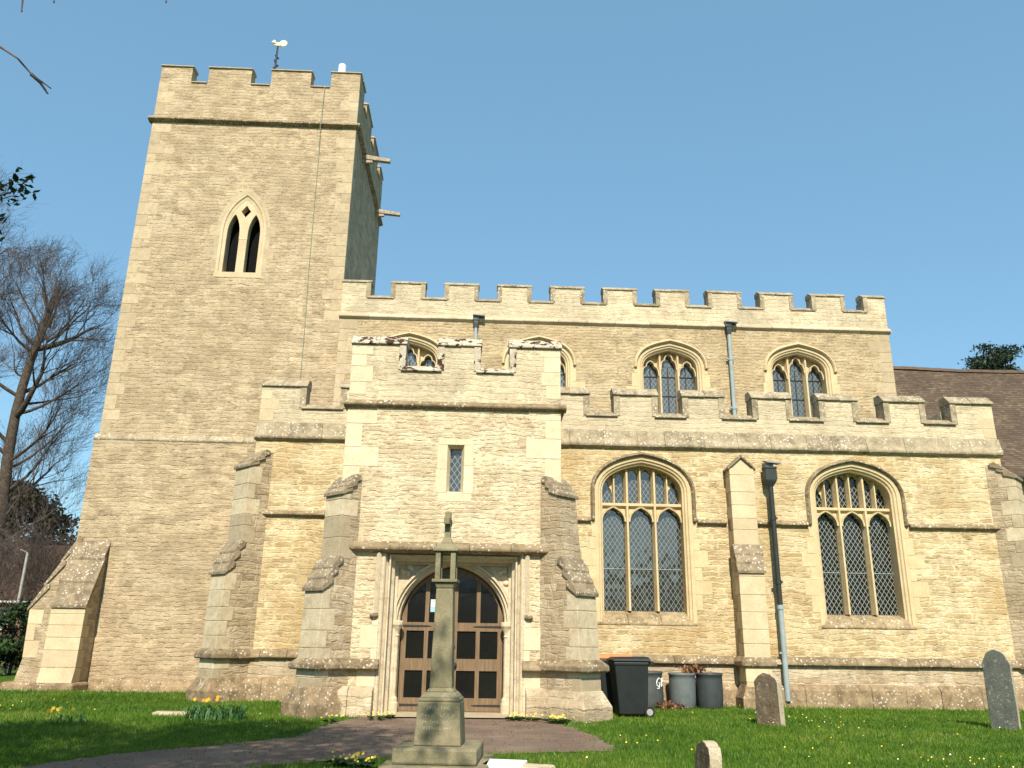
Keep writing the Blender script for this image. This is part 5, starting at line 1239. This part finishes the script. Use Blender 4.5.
# ------------------------------------------------------------------ flowers, leaves, grass
def daffs(x0, x1, y0, y1, n, nf, h, label, fl='petal_o', seed=1):
    rnd = random.Random(seed); t = empty('daffodil_clump', ((x0+x1)/2, (y0+y1)/2, 0)); tag(t, label, 'daffodils'); ml, mf = MB(), MB()
    for i in range(n):
        x, y = rnd.uniform(x0, x1), rnd.uniform(y0, y1); a = rnd.uniform(0, 6.28); hh = h*rnd.uniform(.6, 1.1); le = rnd.uniform(.05, .25); w_ = .013; dx, dy = math.cos(a), math.sin(a)
        ml.sweep([[(x-dy*w_+dx*le*q*q, y+dx*w_+dy*le*q*q, hh*q*(1-.25*q*q)), (x+dy*w_*(1-q*.9)+dx*le*q*q, y-dx*w_*(1-q*.9)+dy*le*q*q, hh*q*(1-.25*q*q))] for q in (0, .35, .7, 1)])
    mk('leaves', ml, 'daffleaf', t, recalc=False)
    for i in range(nf):
        x, y = rnd.uniform(x0, x0+(x1-x0)*.6), rnd.uniform(y0, y1); z = h*rnd.uniform(.95, 1.2); mf.tube([(x, y, z), (x+.01, y-.05, z)], [.02, .028], 7, cap=True)
        for p in range(6):
            a = p*1.047; mf.add([(x, y, z), (x+.02*math.cos(a-.4), y+.0, z+.02*math.sin(a-.4)), (x+.030*math.cos(a), y, z+.030*math.sin(a)), (x+.02*math.cos(a+.4), y, z+.02*math.sin(a+.4))], [(0, 1, 2, 3)])
    mk('flowers', mf, fl, t, recalc=False)
daffs(-4.95, -4.0, 15.0, 15.5, 190, 6, .30, 'leafy clump of orange-yellow daffodils by the aisle corner buttress', seed=1)
daffs(-6.7, -6.1, 14.0, 14.3, 26, 8, .20, 'few small yellow daffodils in open grass near the path', 'petal', seed=2)
def primrose(x, y, n, label, s=1.0, seed=0):
    rnd = random.Random(seed); t = empty('primrose_clump', (x, y, 0)); tag(t, label, 'primroses'); ml, mf = MB(), MB()
    for i in range(n*2):
        a = rnd.uniform(0, 6.28); r0_ = rnd.uniform(0, .10)*s; L = rnd.uniform(.08, .14)*s; cx, cy = x+r0_*math.cos(a), y+r0_*math.sin(a); dx, dy = math.cos(a)*L, math.sin(a)*L
        ml.add([(cx, cy, .02), (cx+dx*.5-dy*.3, cy+dy*.5+dx*.3, .07), (cx+dx, cy+dy, .05), (cx+dx*.5+dy*.3, cy+dy*.5-dx*.3, .07)], [(0, 1, 2, 3)])
    for i in range(n):
        cx, cy, z = x+rnd.gauss(0, .09)*s, y+rnd.gauss(0, .07)*s, rnd.uniform(.08, .14); r_ = rnd.uniform(.010, .018)
        mf.add([(cx+r_*math.cos(q), cy+r_*.55*math.sin(q), z+r_*.7*math.sin(q)) for q in (0, 1.05, 2.1, 3.14, 4.2, 5.2)], [(0, 1, 2, 3, 4, 5)])
    mk('leaves', ml, 'shrub', t, recalc=False); mk('flowers', mf, 'petal', t, recalc=False)
for k, (x, y, n, lab) in enumerate([(-2.35, 14.75, 9, 'small yellow primrose clump at the foot of the left porch buttress'), (-1.55, 15.55, 11, 'yellow primroses just left of the porch step'), (-1.75, 15.3, 8, 'yellow primroses on the path edge below the left door jamb'),
        (.72, 15.55, 16, 'yellow primroses just right of the porch step'), (1.0, 15.45, 10, 'loose yellow primroses between the porch step and the big clump'), (1.42, 15.15, 30, 'big bright yellow primrose clump by the right porch plinth'),
        (-1.42, 9.9, 22, 'leafy yellow primrose clump left of the war memorial base'), (-1.2, 9.75, 12, 'smaller primrose clump touching the war memorial base')]): primrose(x, y, n, lab, 1.25 if n > 20 else 1, k)
rnd = random.Random(3)
V, Fa = leafcards([(4.17+rnd.gauss(0, .12), 18.72+rnd.gauss(0, .12), .06) for i in range(30)], .045, np.array([.08, .08, .05]), 260); tag(fastmesh('leaf_heap', V, Fa, 'deadleaf', origin=(4.17, 18.72, 0)), 'small heap of brown dead leaves between the lettered and the grey barrel', 'leaf heap')
V, Fa = leafcards([(4.86+rnd.gauss(0, .16), 19.12+rnd.gauss(0, .1), .74+rnd.uniform(0, .08)) for i in range(40)], .05, np.array([.05, .05, .03]), 240); tag(fastmesh('dead_stems', V, Fa, 'deadleaf', origin=(4.86, 19.1, .7)), 'brown dead garden cuttings lying across the tops of the two right barrels', 'garden waste')

def inside(px, py, poly):
    c = np.zeros(len(px), bool); n = len(poly); j = n-1
    for i in range(n):
        xi, yi = poly[i]; xj, yj = poly[j]
        cond = ((yi > py) != (yj > py)) & (px < (xj-xi)*(py-yi)/(yj-yi+1e-12)+xi); c ^= cond; j = i
    return c
def grass():
    n = 330000; r2 = rng.random(n); y = 6.0+22.0*(r2**1.25); hw2 = y*.72+1.0; x = rng.uniform(-1, 1, n)*hw2
    path = inside(x+rng.normal(0, .07, n), y+rng.normal(0, .07, n), PATH); edge = rng.random(n)
    ok = ~path | (edge < .012)
    ok &= ~((y > PORCH_Y-.28) & (x > PX0-.1) & (x < PX1+.1)); ok &= ~((y > AISLE_Y-.22) & (x > AX0-.1) & (x < 26)); ok &= ~((y > 22.4) & (x > TX0-.3)); ok &= ~((x > -12.5) & (x < -6.0) & (y > 21.8) & (rng.random(n) < .93))
    ok &= ~((abs(x+.39) < .56) & (abs(y-10) < .56)); ok &= ~((x > -1.75) & (x < .8) & (y > 15.7))
    ok &= ~((x > .1) & (x < .6) & (y > 9.6) & (y < 10.12))
    x, y = x[ok], y[ok]; n = len(x)
    tuft = .5+.5*np.sin(x*2.1+np.sin(y*1.3)*2)*np.sin(y*1.7+np.sin(x*.9)*2); tuft = .55+.6*tuft*rng.uniform(.5, 1, n)
    wall = np.clip(1-(AISLE_Y-.25-y)/.5, 0, 1)*((x > 1.7) | (x < -3))
    h = .06*tuft*rng.uniform(.5, 1.4, n)+.05*wall*rng.random(n); a = rng.uniform(0, 6.28, n); w_ = rng.uniform(.0035, .007, n)*(.7+y/16); le = h*rng.uniform(.1, .9, n); b = rng.uniform(0, 6.28, n)
    V = np.empty((n, 3, 3)); V[:, 0] = np.stack([x-np.cos(a)*w_, y-np.sin(a)*w_, np.zeros(n)-.005], 1); V[:, 1] = np.stack([x+np.cos(a)*w_, y+np.sin(a)*w_, np.zeros(n)-.005], 1)
    V[:, 2] = np.stack([x+np.cos(b)*le, y+np.sin(b)*le, h], 1)
    tag(fastmesh('grass', V.reshape(-1, 3), np.arange(3*n).reshape(-1, 3), 'grass'), 'short mown churchyard grass', 'grass', kind='stuff')
grass()
# litter of old leaves and grit on the path and along the verges
cs = []
for i in range(2600):
    x, y = rng.uniform(-5, 2.2), rng.uniform(8, 16)
    if inside(np.array([x]), np.array([y]), PATH)[0] and (rng.random() < .35 or abs(math.sin(x*2.3+y)*math.cos(y*1.7)) > .75): cs.append((x, y, .012))
V, Fa = leafcards(cs, .012, np.array([.05, .05, .002]), 800, 0, .6); tag(fastmesh('leaf_litter', V, Fa, 'deadleaf'), 'scraps of dead leaf and grit strewn over the path', 'leaf litter', kind='stuff')
# tiny wild flowers sprinkled in the lawn
pts = []
for i in range(1300):
    y = rng.uniform(9.5, 19.2); x = rng.uniform(-9, 12)
    if inside(np.array([x]), np.array([y]), PATH)[0] or (PX0-1 < x < PX1+.9 and y > 14.8): continue
    if (math.sin(x*1.3)+math.sin(y*1.1+x*.5)+rng.normal(0, .7)) > (.95 if x > 2 else 1.8): pts.append((x, y, .055+rng.uniform(0, .03)))
V = []; Fa = []
for (x, y, z) in pts:
    r_ = rng.uniform(.007, .015); b0 = len(V)
    V += [(x-r_, y, z-.4*r_), (x, y-r_*.4, z-r_*.6), (x+r_, y, z), (x, y+r_*.4, z+r_*.8)]; Fa.append((b0, b0+1, b0+2, b0+3))
k = len(Fa)//3; Vn = np.array(V); Fn = np.array(Fa)
tag(fastmesh('lawn_flowers', Vn, Fn[:2*k], 'petal', label='tiny yellow flowers scattered in the grass'), 'tiny yellow wild flowers sprinkled through the lawn', 'wild flowers', kind='stuff')
tag(fastmesh('lawn_flowers', Vn, Fn[2*k:], 'petal_p'), 'tiny pale daisies sprinkled through the lawn', 'wild flowers', kind='stuff')
